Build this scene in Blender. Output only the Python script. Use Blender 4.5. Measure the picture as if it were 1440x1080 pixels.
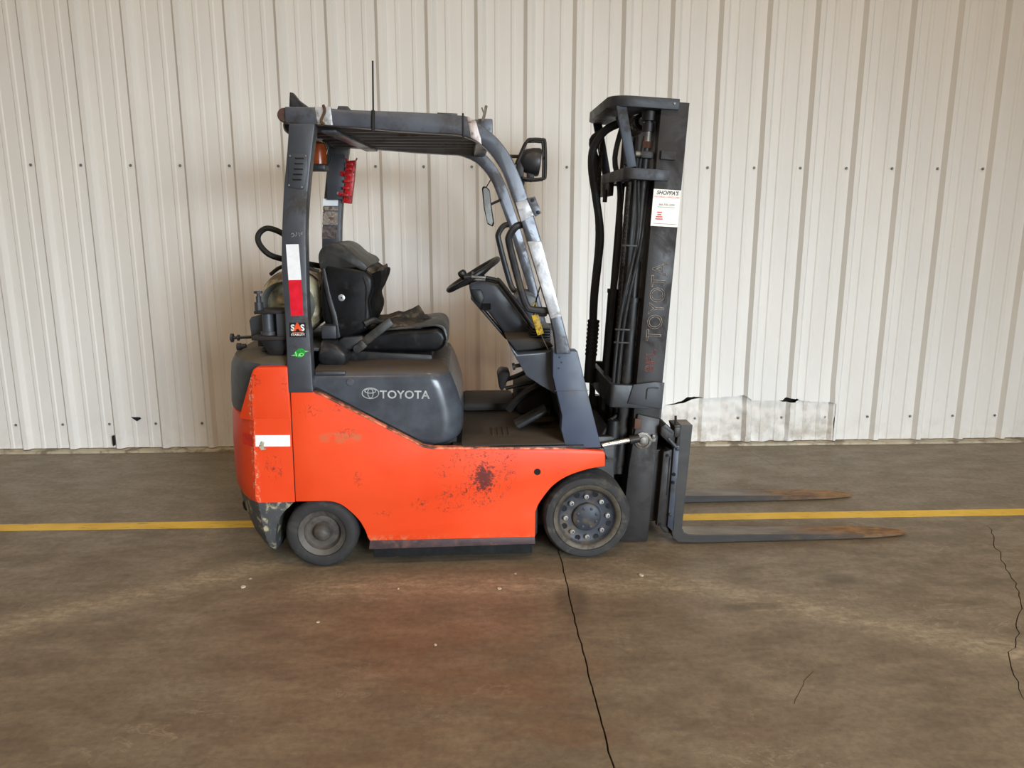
import bpy, bmesh, math, random
from mathutils import Vector, Matrix, noise
random.seed(7)
S = bpy.context.scene
for o in list(bpy.data.objects): bpy.data.objects.remove(o)
COL = S.collection
R = math.radians

# ------------------------------------------------------------------ camera
cam_d = bpy.data.cameras.new('camera'); cam = bpy.data.objects.new('camera', cam_d); COL.objects.link(cam)
cam_d.sensor_fit = 'HORIZONTAL'; cam_d.sensor_width = 36.0; cam_d.lens = 36.0 * 1076.5 / 1440.0
cam_d.clip_start = 0.05; cam_d.clip_end = 200
PITCH, YAW, ROLL = R(11.852), R(2.50), R(0.056)
fwd = Vector((math.sin(YAW) * math.cos(PITCH), math.cos(YAW) * math.cos(PITCH), -math.sin(PITCH)))
rgt = Vector((math.cos(YAW), -math.sin(YAW), 0)); upv = rgt.cross(fwd)
r2 = rgt * math.cos(ROLL) + upv * math.sin(ROLL); u2 = -rgt * math.sin(ROLL) + upv * math.cos(ROLL)
mw = Matrix((r2, u2, -fwd)).transposed().to_4x4(); mw.translation = (0, 0, 1.5037)
cam.matrix_world = mw
S.camera = cam

# ------------------------------------------------------------------ world, lights, exposure
W = bpy.data.worlds.new('world'); S.world = W; W.use_nodes = True
W.node_tree.nodes['Background'].inputs[0].default_value = (1.0, 0.92, 0.80, 1)
W.node_tree.nodes['Background'].inputs[1].default_value = 0.17
def area(name, loc, target, sx, sy, power, col, spread=180):
    d = bpy.data.lights.new(name, 'AREA'); d.shape = 'RECTANGLE'; d.size = sx; d.size_y = sy
    d.energy = power; d.color = col; d.spread = R(spread)
    o = bpy.data.objects.new(name, d); COL.objects.link(o); o.location = loc
    o.rotation_euler = (Vector(target) - Vector(loc)).to_track_quat('-Z', 'Y').to_euler()
    return o
# daylight from the open dock door behind the camera
area('dock_door_daylight', (4.8, -5.8, 2.0), (-0.7, 5.0, -2.1), 4.0, 2.8, 216, (0.80, 0.91, 1.0), 60)
# high-bay lamps under the roof
for i, (lx, ly) in enumerate(((-3.2, 0.6), (0.9, 0.6), (5.0, 0.6), (-1.2, -4.5), (3.4, -4.5))):
    area('high_bay_lamp', (lx, ly, 7.2), (lx, ly, 0), 0.9, 0.5, 92, (1.0, 0.74, 0.47))
S.view_settings.view_transform = 'Standard'; S.view_settings.look = 'None'
S.view_settings.exposure = 0.0; S.view_settings.gamma = 1.0; S.view_settings.use_curve_mapping = False

# ------------------------------------------------------------------ helpers
def lin(c):
    return tuple(((v / 255) / 12.92 if v / 255 <= .04045 else ((v / 255 + .055) / 1.055) ** 2.4) for v in c) + (1.0,)
class N:
    def __init__(s, name):
        s.m = bpy.data.materials.new(name); s.m.use_nodes = True; s.t = s.m.node_tree; s.n = s.t.nodes
        s.b = s.n['Principled BSDF']; s.tc = s.n.new('ShaderNodeTexCoord').outputs['Object']
    def link(s, a, b): s.t.links.new(a, b)
    def val(s, sock, v):
        if hasattr(v, 'is_output'): s.link(v, sock)
        else: sock.default_value = v
    def mapping(s, scale=(1, 1, 1), loc=(0, 0, 0), rot=(0, 0, 0)):
        n = s.n.new('ShaderNodeMapping'); n.inputs['Scale'].default_value = scale; n.inputs['Location'].default_value = loc
        n.inputs['Rotation'].default_value = rot; s.link(s.tc, n.inputs[0]); return n.outputs[0]
    def noise(s, scale, detail=4, rough=.55, vec=None, dist=0):
        n = s.n.new('ShaderNodeTexNoise'); n.inputs['Scale'].default_value = scale; n.inputs['Detail'].default_value = detail
        n.inputs['Roughness'].default_value = rough; n.inputs['Distortion'].default_value = dist
        s.link(vec or s.tc, n.inputs['Vector']); return n.outputs['Fac']
    def ramp(s, x, a, b, lo=0., hi=1., smooth=True):
        n = s.n.new('ShaderNodeMapRange'); n.interpolation_type = 'SMOOTHSTEP' if smooth else 'LINEAR'
        s.val(n.inputs[0], x)
        for i, v in enumerate((a, b, lo, hi)): n.inputs[i + 1].default_value = v
        return n.outputs[0]
    def math(s, op, a, b=0.):
        n = s.n.new('ShaderNodeMath'); n.operation = op; s.val(n.inputs[0], a); s.val(n.inputs[1], b); return n.outputs[0]
    def mix(s, f, a, b):
        n = s.n.new('ShaderNodeMix'); n.data_type = 'RGBA'; s.val(n.inputs[0], f); s.val(n.inputs[6], a); s.val(n.inputs[7], b)
        return n.outputs[2]
    def sep(s):
        n = s.n.new('ShaderNodeSeparateXYZ'); s.link(s.tc, n.inputs[0]); return n.outputs
    def ell(s, c, r):            # 1 in the middle of an ellipsoid, 0 at its border and beyond
        n = s.n.new('ShaderNodeMapping'); n.vector_type = 'TEXTURE'
        n.inputs['Location'].default_value = c; n.inputs['Scale'].default_value = r; s.link(s.tc, n.inputs[0])
        l = s.n.new('ShaderNodeVectorMath'); l.operation = 'LENGTH'; s.link(n.outputs[0], l.inputs[0])
        return s.ramp(l.outputs['Value'], 0., 1., 1., 0., False)
    def bump(s, h, strength=.3, dist=.004):
        n = s.n.new('ShaderNodeBump'); n.inputs['Strength'].default_value = strength; n.inputs['Distance'].default_value = dist
        s.link(h, n.inputs['Height']); s.link(n.outputs[0], s.b.inputs['Normal'])
    def fin(s, col, rough=.5, metal=0., spec=.5):
        s.val(s.b.inputs['Base Color'], col); s.val(s.b.inputs['Roughness'], rough); s.val(s.b.inputs['Metallic'], metal)
        s.b.inputs['Specular IOR Level'].default_value = spec; return s.m
def M(name, c, rough=.5, metal=0., var=.12, scale=14, dirt=None, amt=.5, dscale=7, bump=0., bscale=120, spec=.5, stretch=(1, 1, 1)):
    """painted / plain surface: slight tone variation, blotches of dirt, fine relief"""
    g = N(name); v = g.mapping(stretch)
    n1 = g.noise(scale, 5, .6, v); base = g.mix(g.ramp(n1, .3, .7), lin([x * (1 - var) for x in c]), lin([min(255, x * (1 + var)) for x in c]))
    rr = g.ramp(n1, .3, .7, rough * .85, min(1, rough * 1.15))
    if dirt:
        k = g.ramp(g.noise(dscale, 9, .68, v, .4), .62 - amt * .3, .72 - amt * .2)
        base = g.mix(k, base, lin(dirt)); rr = g.math('ADD', rr, g.math('MULTIPLY', k, .2))
    if bump: g.bump(g.noise(bscale, 3, .6), bump, .002)
    return g.fin(base, rr, metal, spec)

class B:
    def __init__(s): s.bm = bmesh.new()
    def merge(s, t, bev=0, seg=2, ang=30):
        bmesh.ops.recalc_face_normals(t, faces=t.faces)
        if bev:
            e = [e for e in t.edges if len(e.link_faces) == 2 and e.calc_face_angle(0) > R(ang)]
            bmesh.ops.bevel(t, geom=e, offset=bev, segments=seg, profile=.5, affect='EDGES', clamp_overlap=True)
        me = bpy.data.meshes.new('t'); t.to_mesh(me); t.free(); s.bm.from_mesh(me); bpy.data.meshes.remove(me); return s
    def box(s, x0, x1, y0, y1, z0, z1, bev=.004, rot=None, seg=2):
        t = bmesh.new(); c = Vector(((x0 + x1) / 2, (y0 + y1) / 2, (z0 + z1) / 2))
        bmesh.ops.create_cube(t, size=1, matrix=Matrix.Translation(c) @ (rot or Matrix()) @ Matrix.Diagonal((x1 - x0, y1 - y0, z1 - z0, 1)))
        return s.merge(t, min(bev, .45 * min(abs(x1 - x0), abs(y1 - y0), abs(z1 - z0))), seg)
    def prism(s, poly, a, b, axis='y', bev=.004, seg=2):
        """polygon extruded along an axis; poly is (x,z) for y, (x,y) for z, (y,z) for x"""
        t = bmesh.new(); f = {'y': lambda p, d: (p[0], d, p[1]), 'z': lambda p, d: (p[0], p[1], d), 'x': lambda p, d: (d, p[0], p[1])}[axis]
        lo = [t.verts.new(f(p, a)) for p in poly]; hi = [t.verts.new(f(p, b)) for p in poly]; n = len(poly)
        t.faces.new(lo); t.faces.new(hi[::-1])
        for i in range(n): t.faces.new((lo[i], lo[(i + 1) % n], hi[(i + 1) % n], hi[i]))
        return s.merge(t, bev, seg)
    def tube(s, pts, r, n=10, closed=False, smooth=0, flat=None):
        pts = [Vector(p) for p in pts]
        if smooth: pts = cr(pts, smooth, closed)
        m = len(pts); rs = r if isinstance(r, (list, tuple)) else [r] * m; t = bmesh.new(); rings = []; prev = None
        for i, p in enumerate(pts):
            a = pts[(i - 1) % m] if (closed or i) else p; b = pts[(i + 1) % m] if (closed or i < m - 1) else p
            d = (b - a).normalized()
            if prev is None: u = d.orthogonal().normalized()
            else:
                u = prev - d * prev.dot(d); u = u.normalized() if u.length > 1e-6 else d.orthogonal().normalized()
            prev = u; v = d.cross(u)
            rings.append([t.verts.new(p + (u * math.cos(2 * math.pi * k / n) + v * math.sin(2 * math.pi * k / n)) * rs[i]) for k in range(n)])
        for i in range(m if closed else m - 1):
            A, Bq = rings[i], rings[(i + 1) % m]
            for k in range(n): t.faces.new((A[k], A[(k + 1) % n], Bq[(k + 1) % n], Bq[k]))
        if not closed: t.faces.new(rings[0][::-1]); t.faces.new(rings[-1])
        return s.merge(t)
    def cyl(s, p0, p1, r, n=16, r2=None, bev=0):
        t = bmesh.new(); p0, p1 = Vector(p0), Vector(p1); d = p1 - p0
        bmesh.ops.create_cone(t, cap_ends=True, segments=n, radius1=r, radius2=r if r2 is None else r2, depth=d.length,
                              matrix=Matrix.Translation((p0 + p1) / 2) @ d.to_track_quat('Z', 'Y').to_matrix().to_4x4())
        return s.merge(t, bev, 2, 50)
    def lathe(s, c, axis, prof, n=32):
        """prof: list of (radius, distance along axis)"""
        t = bmesh.new(); ax = Vector(axis).normalized(); u = ax.orthogonal().normalized(); v = ax.cross(u); c = Vector(c); rings = []
        for r, h in prof:
            if r < 1e-5: rings.append([t.verts.new(c + ax * h)]); continue
            rings.append([t.verts.new(c + ax * h + (u * math.cos(2 * math.pi * k / n) + v * math.sin(2 * math.pi * k / n)) * r) for k in range(n)])
        for A, Q in zip(rings, rings[1:]):
            for k in range(n):
                k2 = (k + 1) % n
                if len(A) == 1 and len(Q) == 1: continue
                if len(A) == 1: t.faces.new((A[0], Q[k], Q[k2]))
                elif len(Q) == 1: t.faces.new((A[k], A[k2], Q[0]))
                else: t.faces.new((A[k], A[k2], Q[k2], Q[k]))
        return s.merge(t)
    def loft(s, loops):
        t = bmesh.new(); L = [[t.verts.new(p) for p in l] for l in loops]; n = len(L[0])
        for A, Q in zip(L, L[1:]):
            for k in range(n): t.faces.new((A[k], A[(k + 1) % n], Q[(k + 1) % n], Q[k]))
        t.faces.new(L[0][::-1]); t.faces.new(L[-1]); return s.merge(t)
    def wobble(s, amp, freq, cuts=0):
        if cuts: bmesh.ops.subdivide_edges(s.bm, edges=s.bm.edges[:], cuts=cuts, use_grid_fill=True)
        for v in s.bm.verts: v.co += noise.noise_vector(v.co * freq) * amp
        return s
    def build(s, name, mat, parent=None, smooth=35, xf=None, off=None):
        if xf: bmesh.ops.transform(s.bm, matrix=xf, verts=s.bm.verts)
        if off is not None: bmesh.ops.translate(s.bm, vec=-Vector(off), verts=s.bm.verts)
        me = bpy.data.meshes.new(name); s.bm.to_mesh(me); s.bm.free()
        if smooth:
            me.polygons.foreach_set('use_smooth', [True] * len(me.polygons)); me.set_sharp_from_angle(angle=R(smooth))
        me.materials.append(mat); o = bpy.data.objects.new(name, me); COL.objects.link(o)
        if parent: o.parent = parent
        return o
def cr(pts, k=6, closed=False):
    pts = [Vector(p) for p in pts]; n = len(pts); out = []
    for i in range(n if closed else n - 1):
        g = lambda j: pts[j % n] if closed else pts[max(0, min(n - 1, j))]
        a, b, c, d = g(i - 1), g(i), g(i + 1), g(i + 2)
        for q in range(k):
            t = q / k; out.append(.5 * ((2 * b) + (c - a) * t + (2 * a - 5 * b + 4 * c - d) * t * t + (3 * b - a - 3 * c + d) * t ** 3))
    if not closed: out.append(pts[-1])
    return out
def cr2(p, k=5): return [(v.x, v.y) for v in cr([(a, b, 0) for a, b in p], k)]
def tag(o, label=None, cat=None, group=None, kind=None):
    for k, v in (('label', label), ('category', cat), ('group', group), ('kind', kind)):
        if v: o[k] = v
    return o
def empty(name, loc, rz=0):
    o = bpy.data.objects.new(name, None); COL.objects.link(o); o.location = loc; o.rotation_euler = (0, 0, rz); o.empty_display_size = .1; return o
def text(name, s_, size, x, z, y, mat, parent, rot=0, shear=0., outline=0., bold=0., sx=1., xf=None, ext=.0004, spacing=1.):
    c = bpy.data.curves.new('txt', 'FONT'); c.body = s_; c.size = size; c.align_x = 'CENTER'; c.align_y = 'CENTER'
    c.shear = shear; c.offset = bold; c.space_character = spacing; c.resolution_u = 3
    if outline: c.fill_mode = 'NONE'; c.bevel_depth = outline; c.bevel_resolution = 0
    else: c.extrude = ext
    t = bpy.data.objects.new('txt', c); COL.objects.link(t); dg = bpy.context.evaluated_depsgraph_get(); dg.update()
    me = bpy.data.meshes.new_from_object(t.evaluated_get(dg)); bpy.data.objects.remove(t); me.name = name
    ca, sa = math.cos(rot), math.sin(rot)
    for v in me.vertices:
        a, b, d = v.co.x * sx, v.co.y, v.co.z
        v.co = (x + a * ca - b * sa, y - d, z + a * sa + b * ca)
    if xf: me.transform(xf)
    me.materials.clear(); me.materials.append(mat); o = bpy.data.objects.new(name, me); COL.objects.link(o); o.parent = parent; return o
def mirror_y(o, name):
    c = o.copy(); c.name = name; c.data = o.data.copy(); c.data.transform(Matrix.Scale(-1, 4, (0, 1, 0))); c.data.flip_normals(); COL.objects.link(c); c.parent = o.parent; return c

# ------------------------------------------------------------------ materials
def wall_mat(name, c, dirt, amt):
    g = N(name); st = g.mapping((1.2, 1.2, .25)); base = g.mix(g.ramp(g.noise(3, 5, .6, st), .3, .7), lin([x * .975 for x in c]), lin(c))
    k = g.ramp(g.noise(5, 8, .65, g.mapping((1.5, 1, 1.2))), .66 - amt * .2, .82 - amt * .2); base = g.mix(g.math('MULTIPLY', k, .45), base, lin(dirt))
    z = g.sep()[2]
    low = g.math('MULTIPLY', g.ramp(z, 0.0, .35, 1, 0), g.ramp(g.noise(9, 6, .7), .42, .68))
    base = g.mix(g.math('MULTIPLY', low, .25 + amt * .5), base, lin(dirt))
    g.bump(g.noise(2.2, 3, .5, st), .25, .01)
    return g.fin(base, .5, 0, .3)
m_wall = wall_mat('painted_steel_cladding', (231, 229, 224), (188, 178, 160), .0)
m_wallpatch = wall_mat('dented_steel_cladding', (224, 221, 215), (164, 146, 124), .8)
m_dark = M('dark_cavity', (22, 20, 18), .9)
m_screw = M('grey_screw', (120, 116, 108), .5, .5)
m_base = M('beige_base_angle', (178, 168, 146), .6, 0, .08, 6, (120, 108, 90), .5)
def floor_mat():
    g = N('stained_concrete'); x, y, _ = g.sep()
    big = g.noise(.75, 5, .6); mid = g.noise(3.6, 10, .68, g.mapping((1, 1.9, 1), rot=(0, 0, .25)), .15); fine = g.noise(38, 6, .7); stk = g.noise(15, 8, .7, g.mapping((.45, 1.8, 1), rot=(0, 0, -.15)))
    col = g.mix(g.ramp(mid, .3, .7), lin((110, 96, 78)), lin((136, 121, 99)))
    col = g.mix(g.ramp(stk, .38, .7, 0, .35), col, lin((84, 73, 60)))
    # reddish stain in the foreground, greyer concrete towards the wall
    red = g.math('MULTIPLY', g.ramp(big, .38, .6), g.ramp(g.ell((-.05, 2.2, 0), (1.6, .95, 1)), .0, .6))
    red = g.math('MULTIPLY', red, g.ramp(g.noise(2.6, 9, .7, g.mapping((1, 1.6, 1), (7, 3, 0))), .40, .62))
    col = g.mix(g.math('MULTIPLY', red, .60), col, lin((116, 84, 60)))
    grey = g.ramp(y, 3.2, 4.4)
    col = g.mix(g.math('MULTIPLY', grey, .45), col, lin((132, 124, 107)))
    # pale scuffed wheel tracks curving past the truck
    def track(cx, cy, slope, w, x0, x1):
        d = g.math('ABSOLUTE', g.math('SUBTRACT', y, g.math('ADD', g.math('MULTIPLY', g.math('SUBTRACT', x, cx), slope), cy)))
        d = g.math('ADD', d, g.math('MULTIPLY', g.math('SUBTRACT', mid, .5), .35))
        e = g.math('MULTIPLY', g.ramp(x, x0 - .35, x0), g.ramp(x, x1, x1 + .35, 1, 0))
        return g.math('MULTIPLY', g.ramp(d, 0, w, 1, 0), e)
    pale = g.math('MAXIMUM', track(-1.45, 2.95, .58, .16, -2.6, -.75), g.math('MAXIMUM', track(.1, 3.0, -.02, .16, -.6, .75), track(1.35, 2.72, -.56, .17, .8, 2.6)))
    sc = g.ramp(g.noise(16, 8, .75, g.mapping((.55, 1.6, 1))), .42, .66)
    col = g.mix(g.math('MULTIPLY', pale, .30), col, lin((168, 152, 126)))
    col = g.mix(g.math('MULTIPLY', g.math('MULTIPLY', pale, sc), .6), col, lin((190, 172, 144)))
    wsc = g.math('MULTIPLY', g.ramp(g.noise(44, 6, .75, g.mapping((.4, 1.3, 1), rot=(0, 0, .5))), .62, .70), g.ramp(pale, .15, .7))
    col = g.mix(g.math('MULTIPLY', wsc, .7), col, lin((222, 208, 180)))
    # dark oil marks and streaks
    oil = g.ramp(g.noise(2.1, 7, .62, g.mapping((1, 2.4, 1), (3, 1, 0))), .6, .74)
    col = g.mix(g.math('MULTIPLY', oil, .42), col, lin((72, 60, 49)))
    sp = g.math('MAXIMUM', g.ell((.37, 2.85, 0), (.12, .24, 1)), g.math('MAXIMUM', g.ell((1.55, 3.0, 0), (.13, .08, 1)), g.ell((1.1, 2.78, 0), (.24, .06, 1))))
    col = g.mix(g.math('MULTIPLY', g.ramp(g.math('ADD', sp, g.math('MULTIPLY', mid, .5)), .5, .9), .45), col, lin((58, 48, 40)))
    speck = g.ramp(g.noise(70, 4, .7), .68, .74); col = g.mix(g.math('MULTIPLY', speck, .5), col, lin((200, 186, 164)))
    col = g.mix(g.ramp(fine, .35, .7, 0, .45), col, lin((82, 70, 57)))
    scr = g.math('MULTIPLY', g.ramp(g.math('ABSOLUTE', g.math('SUBTRACT', g.noise(4.5, 5, .6, g.mapping((.8, 1.8, 1), (1, 8, 0)), .5), .5)), .0, .012, 1, 0), g.ramp(g.noise(1.7, 3), .5, .65))
    col = g.mix(g.math('MULTIPLY', scr, .3), col, lin((176, 160, 136)))
    rg = g.ramp(mid, .3, .7, .62, .42)
    g.bump(g.math('ADD', fine, g.math('MULTIPLY', mid, .8)), .12, .004)
    return g.fin(col, rg, 0, .4)
m_floor = floor_mat()
def line_mat():
    g = N('yellow_floor_paint'); w = g.ramp(g.noise(22, 8, .7, g.mapping((.35, 1.6, 1))), .56, .70)
    col = g.mix(g.ramp(g.noise(6, 4), .3, .7), lin((206, 164, 34)), lin((222, 182, 56)))
    col = g.mix(g.math('MULTIPLY', w, .8), col, lin((112, 96, 66))); return g.fin(col, .5, 0, .4)
m_line = line_mat()
m_chip = M('pale_chip', (176, 166, 144), .8)

def orange_mat():
    g = N('scratched_orange_paint'); st = g.mapping((1.3, 1, .8))
    col = g.mix(g.ramp(g.noise(3, 4), .3, .7), lin((222, 66, 26)), lin((230, 76, 36)))
    fine = g.noise(26, 9, .75, g.mapping((1, 1, 1), rot=(0, .6, 0)), .5); f2 = g.noise(60, 8, .75)
    ln = g.math('MULTIPLY', g.ramp(g.math('ABSOLUTE', g.math('SUBTRACT', g.noise(24, 4, .6, g.mapping((1.3, 1, .9), (2, 5, 1)), .8), .5)), .004, .022, 1, 0), g.ramp(f2, .42, .55))
    def patch(c, r, th, soft=.12):
        e = g.ell(c, r); a = g.ramp(g.math('ADD', g.math('MULTIPLY', e, .5), g.math('MULTIPLY', f2, .8)), th, th + soft)
        return g.math('MAXIMUM', a, g.math('MULTIPLY', ln, g.ramp(e, .08, .4)))
    big = g.math('MAXIMUM', patch((.115, -.5, .405), (.14, .2, .19), .69), patch((.19, -.5, .43), (.10, .2, .13), .86))
    for c, r in (((-.16, -.5, .29), (.06, .2, .04)), ((-.035, -.5, .33), (.08, .2, .07)), ((-.33, -.5, .25), (.05, .2, .02)), ((.22, -.5, .50), (.06, .2, .05)), ((-.06, -.5, .44), (.05, .2, .04)),
                 ((.01, -.5, .49), (.06, .2, .06)), ((-.47, -.5, .62), (.06, .2, .03)), ((-.43, -.5, .41), (.03, .2, .05)), ((-.62, -.5, .72), (.06, .2, .04)), ((-.50, -.5, .74), (.06, .2, .03)),
                 ((-.72, -.5, .84), (.03, .2, .04)), ((-.84, -.5, .86), (.03, .2, .04)), ((-.79, -.5, .47), (.05, .2, .08)), ((.10, -.5, .54), (.20, .2, .02)), ((-.31, -.5, .68), (.06, .2, .04)), ((-.02, -.5, .27), (.10, .2, .03))):
        big = g.math('MAXIMUM', big, g.math('MULTIPLY', patch(c, r, .82), .85))
    sc = g.ramp(g.noise(18, 9, .8, g.mapping((1, 1, 1), (4, 2, 9))), .70, .76)
    big = g.math('MAXIMUM', big, g.math('MULTIPLY', sc, .6))
    col = g.mix(g.math('MULTIPLY', big, .88), col, lin((54, 36, 38)))
    # scuffs that run slantwise
    sl = g.ramp(g.noise(7, 6, .7, g.mapping((6, 1, .7), rot=(0, R(-52), 0))), .68, .76); sl = g.math('MULTIPLY', sl, g.ramp(g.noise(3.1, 2), .48, .62))
    col = g.mix(g.math('MULTIPLY', sl, .45), col, lin((150, 62, 44)))
    st2 = g.ramp(g.ell((-.50, -.5, .60), (.14, .2, .035)), .1, .5); col = g.mix(g.math('MULTIPLY', g.math('MULTIPLY', st2, g.ramp(fine, .42, .6)), .5), col, lin((150, 120, 84)))
    # chipped filler along the rear crease and the lower lip
    x, y, z = g.sep()
    cre = g.math('MULTIPLY', g.ramp(g.math('ABSOLUTE', g.math('ADD', x, .868)), 0, .022, 1, 0), g.ramp(f2, .5, .62))
    col = g.mix(g.math('MULTIPLY', cre, .8), col, lin((206, 190, 160)))
    lip = g.math('MULTIPLY', g.math('MULTIPLY', g.ramp(z, .115, .16, 1, 0), g.ramp(x, -.45, -.1, 1, .25)), g.ramp(fine, .46, .6))
    col = g.mix(g.math('MULTIPLY', lip, .75), col, lin((190, 164, 122)))
    return g.fin(col, g.ramp(big, 0, 1, .45, .7), 0, .3)
m_orange = orange_mat()
m_lip = M('worn_dark_lip', (66, 50, 52), .6, 0, .15, 20, (98, 68, 60), .35, 14)
m_grey = M('slate_grey_paint', (62, 65, 71), .42, 0, .08, 5, (52, 46, 42), .25, 5, .05, 200)
m_pillar = M('scuffed_slate_pillar_paint', (84, 88, 97), .32, .2, .12, 6, (64, 62, 64), .4, 7)
m_cowl = M('blue_grey_paint', (62, 71, 88), .5, 0, .06, 5, (78, 72, 70), .3, 4, .04, 200)
m_hood = M('hood_grey_paint', (70, 74, 82), .36, 0, .08, 4, (58, 52, 46), .3, 4, .04, 200)
m_bump = M('worn_grey_casting', (66, 68, 70), .55, 0, .1, 8, (168, 158, 126), .34, 22, .3, 60)
def dusty(name, c, top=(96, 78, 56), rough=.6, amt=.85):      # dust and grease that settled on upward faces
    g = N(name); geo = g.n.new('ShaderNodeNewGeometry'); n = g.n.new('ShaderNodeSeparateXYZ'); g.link(geo.outputs['True Normal'], n.inputs[0])
    up = g.ramp(n.outputs[2], .35, .9); k = g.math('MULTIPLY', up, g.ramp(g.noise(9, 8, .65), .25, .6, amt * .45, amt))
    col = g.mix(g.ramp(g.noise(12, 5), .3, .7), lin([v * .88 for v in c]), lin([v * 1.1 for v in c]))
    return g.fin(g.mix(k, col, lin(top)), g.ramp(k, 0, 1, rough, .8), 0, .4)
m_hoodd = dusty('dusty_hood_paint', (68, 72, 79), (78, 64, 48), .24)
m_rear = dusty('dusty_rear_cover', (70, 74, 78), (96, 84, 64), .5)
m_black = M('black_plastic', (34, 34, 36), .45, 0, .2, 12, (62, 54, 46), .35, 8)
m_vinyl = M('black_vinyl', (15, 15, 17), .38, 0, .2, 9, (34, 31, 30), .2, 8, .15, 60, .25)
m_pad = M('matte_black_pad', (16, 14, 14), .75, 0, .2, 9, None, 0, 7, .2, 60, .08)
m_vinyld = M('worn_grey_vinyl', (40, 39, 38), .42, 0, .2, 9, (62, 56, 48), .35, 8, .3, 50)
m_foam = M('dirty_seat_foam', (84, 72, 54), .95, 0, .25, 20, (44, 38, 32), .75, 24, .6, 50)
m_mat = dusty('dirty_floor_mat', (40, 37, 34), (74, 62, 50), .7, .8)
m_rub = M('worn_rubber', (39, 38, 38), .8, 0, .1, 14, (60, 57, 53), .35, 16, .2, 90)
m_tread = M('dusty_tread_rubber', (43, 42, 42), .85, 0, .1, 14, (74, 70, 64), .4, 16, .3, 60)
m_rim = M('dark_wheel_paint', (46, 49, 57), .55, .1, .12, 14, (82, 72, 58), .4, 10)
m_rimring = M('brown_rim_edge', (80, 73, 62), .6, .2, .15, 14, (58, 52, 46), .5, 10)
m_rrim = M('dusty_steel_rim', (82, 76, 70), .6, .2, .15, 14, (54, 50, 46), .5, 9)
m_nut = M('bright_lug_nut', (150, 148, 144), .45, .5, .1)
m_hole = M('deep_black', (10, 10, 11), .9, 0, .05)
m_mast = M('greasy_black_steel', (39, 36, 35), .5, .2, .15, 7, (38, 32, 30), .45, 5, .1, 80)
m_mastg = M('greasy_grey_steel', (50, 52, 57), .5, .1, .12, 7, (44, 40, 38), .4, 5)
m_grease = M('grease_black', (22, 20, 20), .55, 0, .25, 12, (48, 42, 36), .35, 12)
m_hose = M('black_hose', (22, 21, 21), .65, 0, .15, 16)
m_chain = M('oily_chain', (58, 52, 46), .4, .6, .25, 40)
m_steel = M('bare_steel', (116, 112, 105), .5, .5, .2, 30, (86, 70, 56), .4, 14)
m_chrome = M('chrome', (190, 190, 190), .25, .8, .05, 30, (110, 84, 66), .3, 20)
m_cblue = M('carriage_grey_blue', (54, 60, 71), .5, .1, .12, 8, (46, 44, 44), .35, 6)
m_white = M('white_tape', (236, 238, 240), .35, 0, .02, 30)
m_red = M('red_tape', (214, 20, 44), .35, 0, .05, 30)
m_redd = M('faded_red_tape', (196, 42, 28), .45, 0, .08, 30)
m_redp = M('red_plastic', (186, 22, 28), .35, 0, .15, 30, (90, 12, 16), .4, 30)
m_amber = M('amber_lens', (128, 56, 18), .25, 0, .1)
m_silver = M('silver_tape', (186, 186, 188), .4, .35, .12, 14, (120, 108, 96), .45, 9, .5, 40)
m_pink = M('reflective_wrap', (180, 168, 164), .4, .3, .1, 20, (110, 96, 84), .5, 16, .6, 60)
m_tankw = M('dirty_white_cylinder', (206, 196, 166), .5, 0, .08, 8, (120, 102, 76), .5, 7)
m_tankc = M('grey_collar', (138, 142, 138), .5, .2, .1, 10, (90, 82, 68), .4, 8)
m_yel = M('yellow_tag', (206, 164, 26), .5, 0, .1, 30, (120, 90, 30), .4, 40)
m_blackst = M('black_sticker', (18, 17, 17), .45, 0, .1)
m_green = M('green_sticker', (34, 140, 52), .4, 0, .15, 120)
m_lime = M('pale_green_print', (150, 226, 140), .4)
m_orp = M('orange_print', (226, 82, 36), .4)
m_wprint = M('white_print', (222, 222, 218), .5)
m_sprint = M('silver_lettering', (166, 168, 166), .4, .1, .1, 30)
m_outl = M('peeling_letter_outline', (132, 122, 112), .7, 0, .3, 60)
m_outr = M('peeling_red_outline', (130, 78, 70), .7, 0, .2, 40)
m_cream = M('cream_sticker', (240, 234, 220), .45, 0, .02, 20)
m_bprint = M('black_print', (34, 32, 34), .5)
m_rprint = M('red_print', (206, 60, 64), .5)
m_gprint = M('grey_print', (130, 126, 122), .5)
m_label = M('faded_label', (150, 140, 128), .5, 0, .25, 40, (96, 70, 60), .6, 40)
m_label2 = M('dark_faded_label', (92, 82, 80), .5, 0, .25, 60, (60, 50, 50), .5, 40)
m_glass = M('mirror_glass', (150, 152, 148), .25, .5, .02)
m_badge = M('silver_badge', (196, 200, 204), .3, .6, .1)
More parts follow.
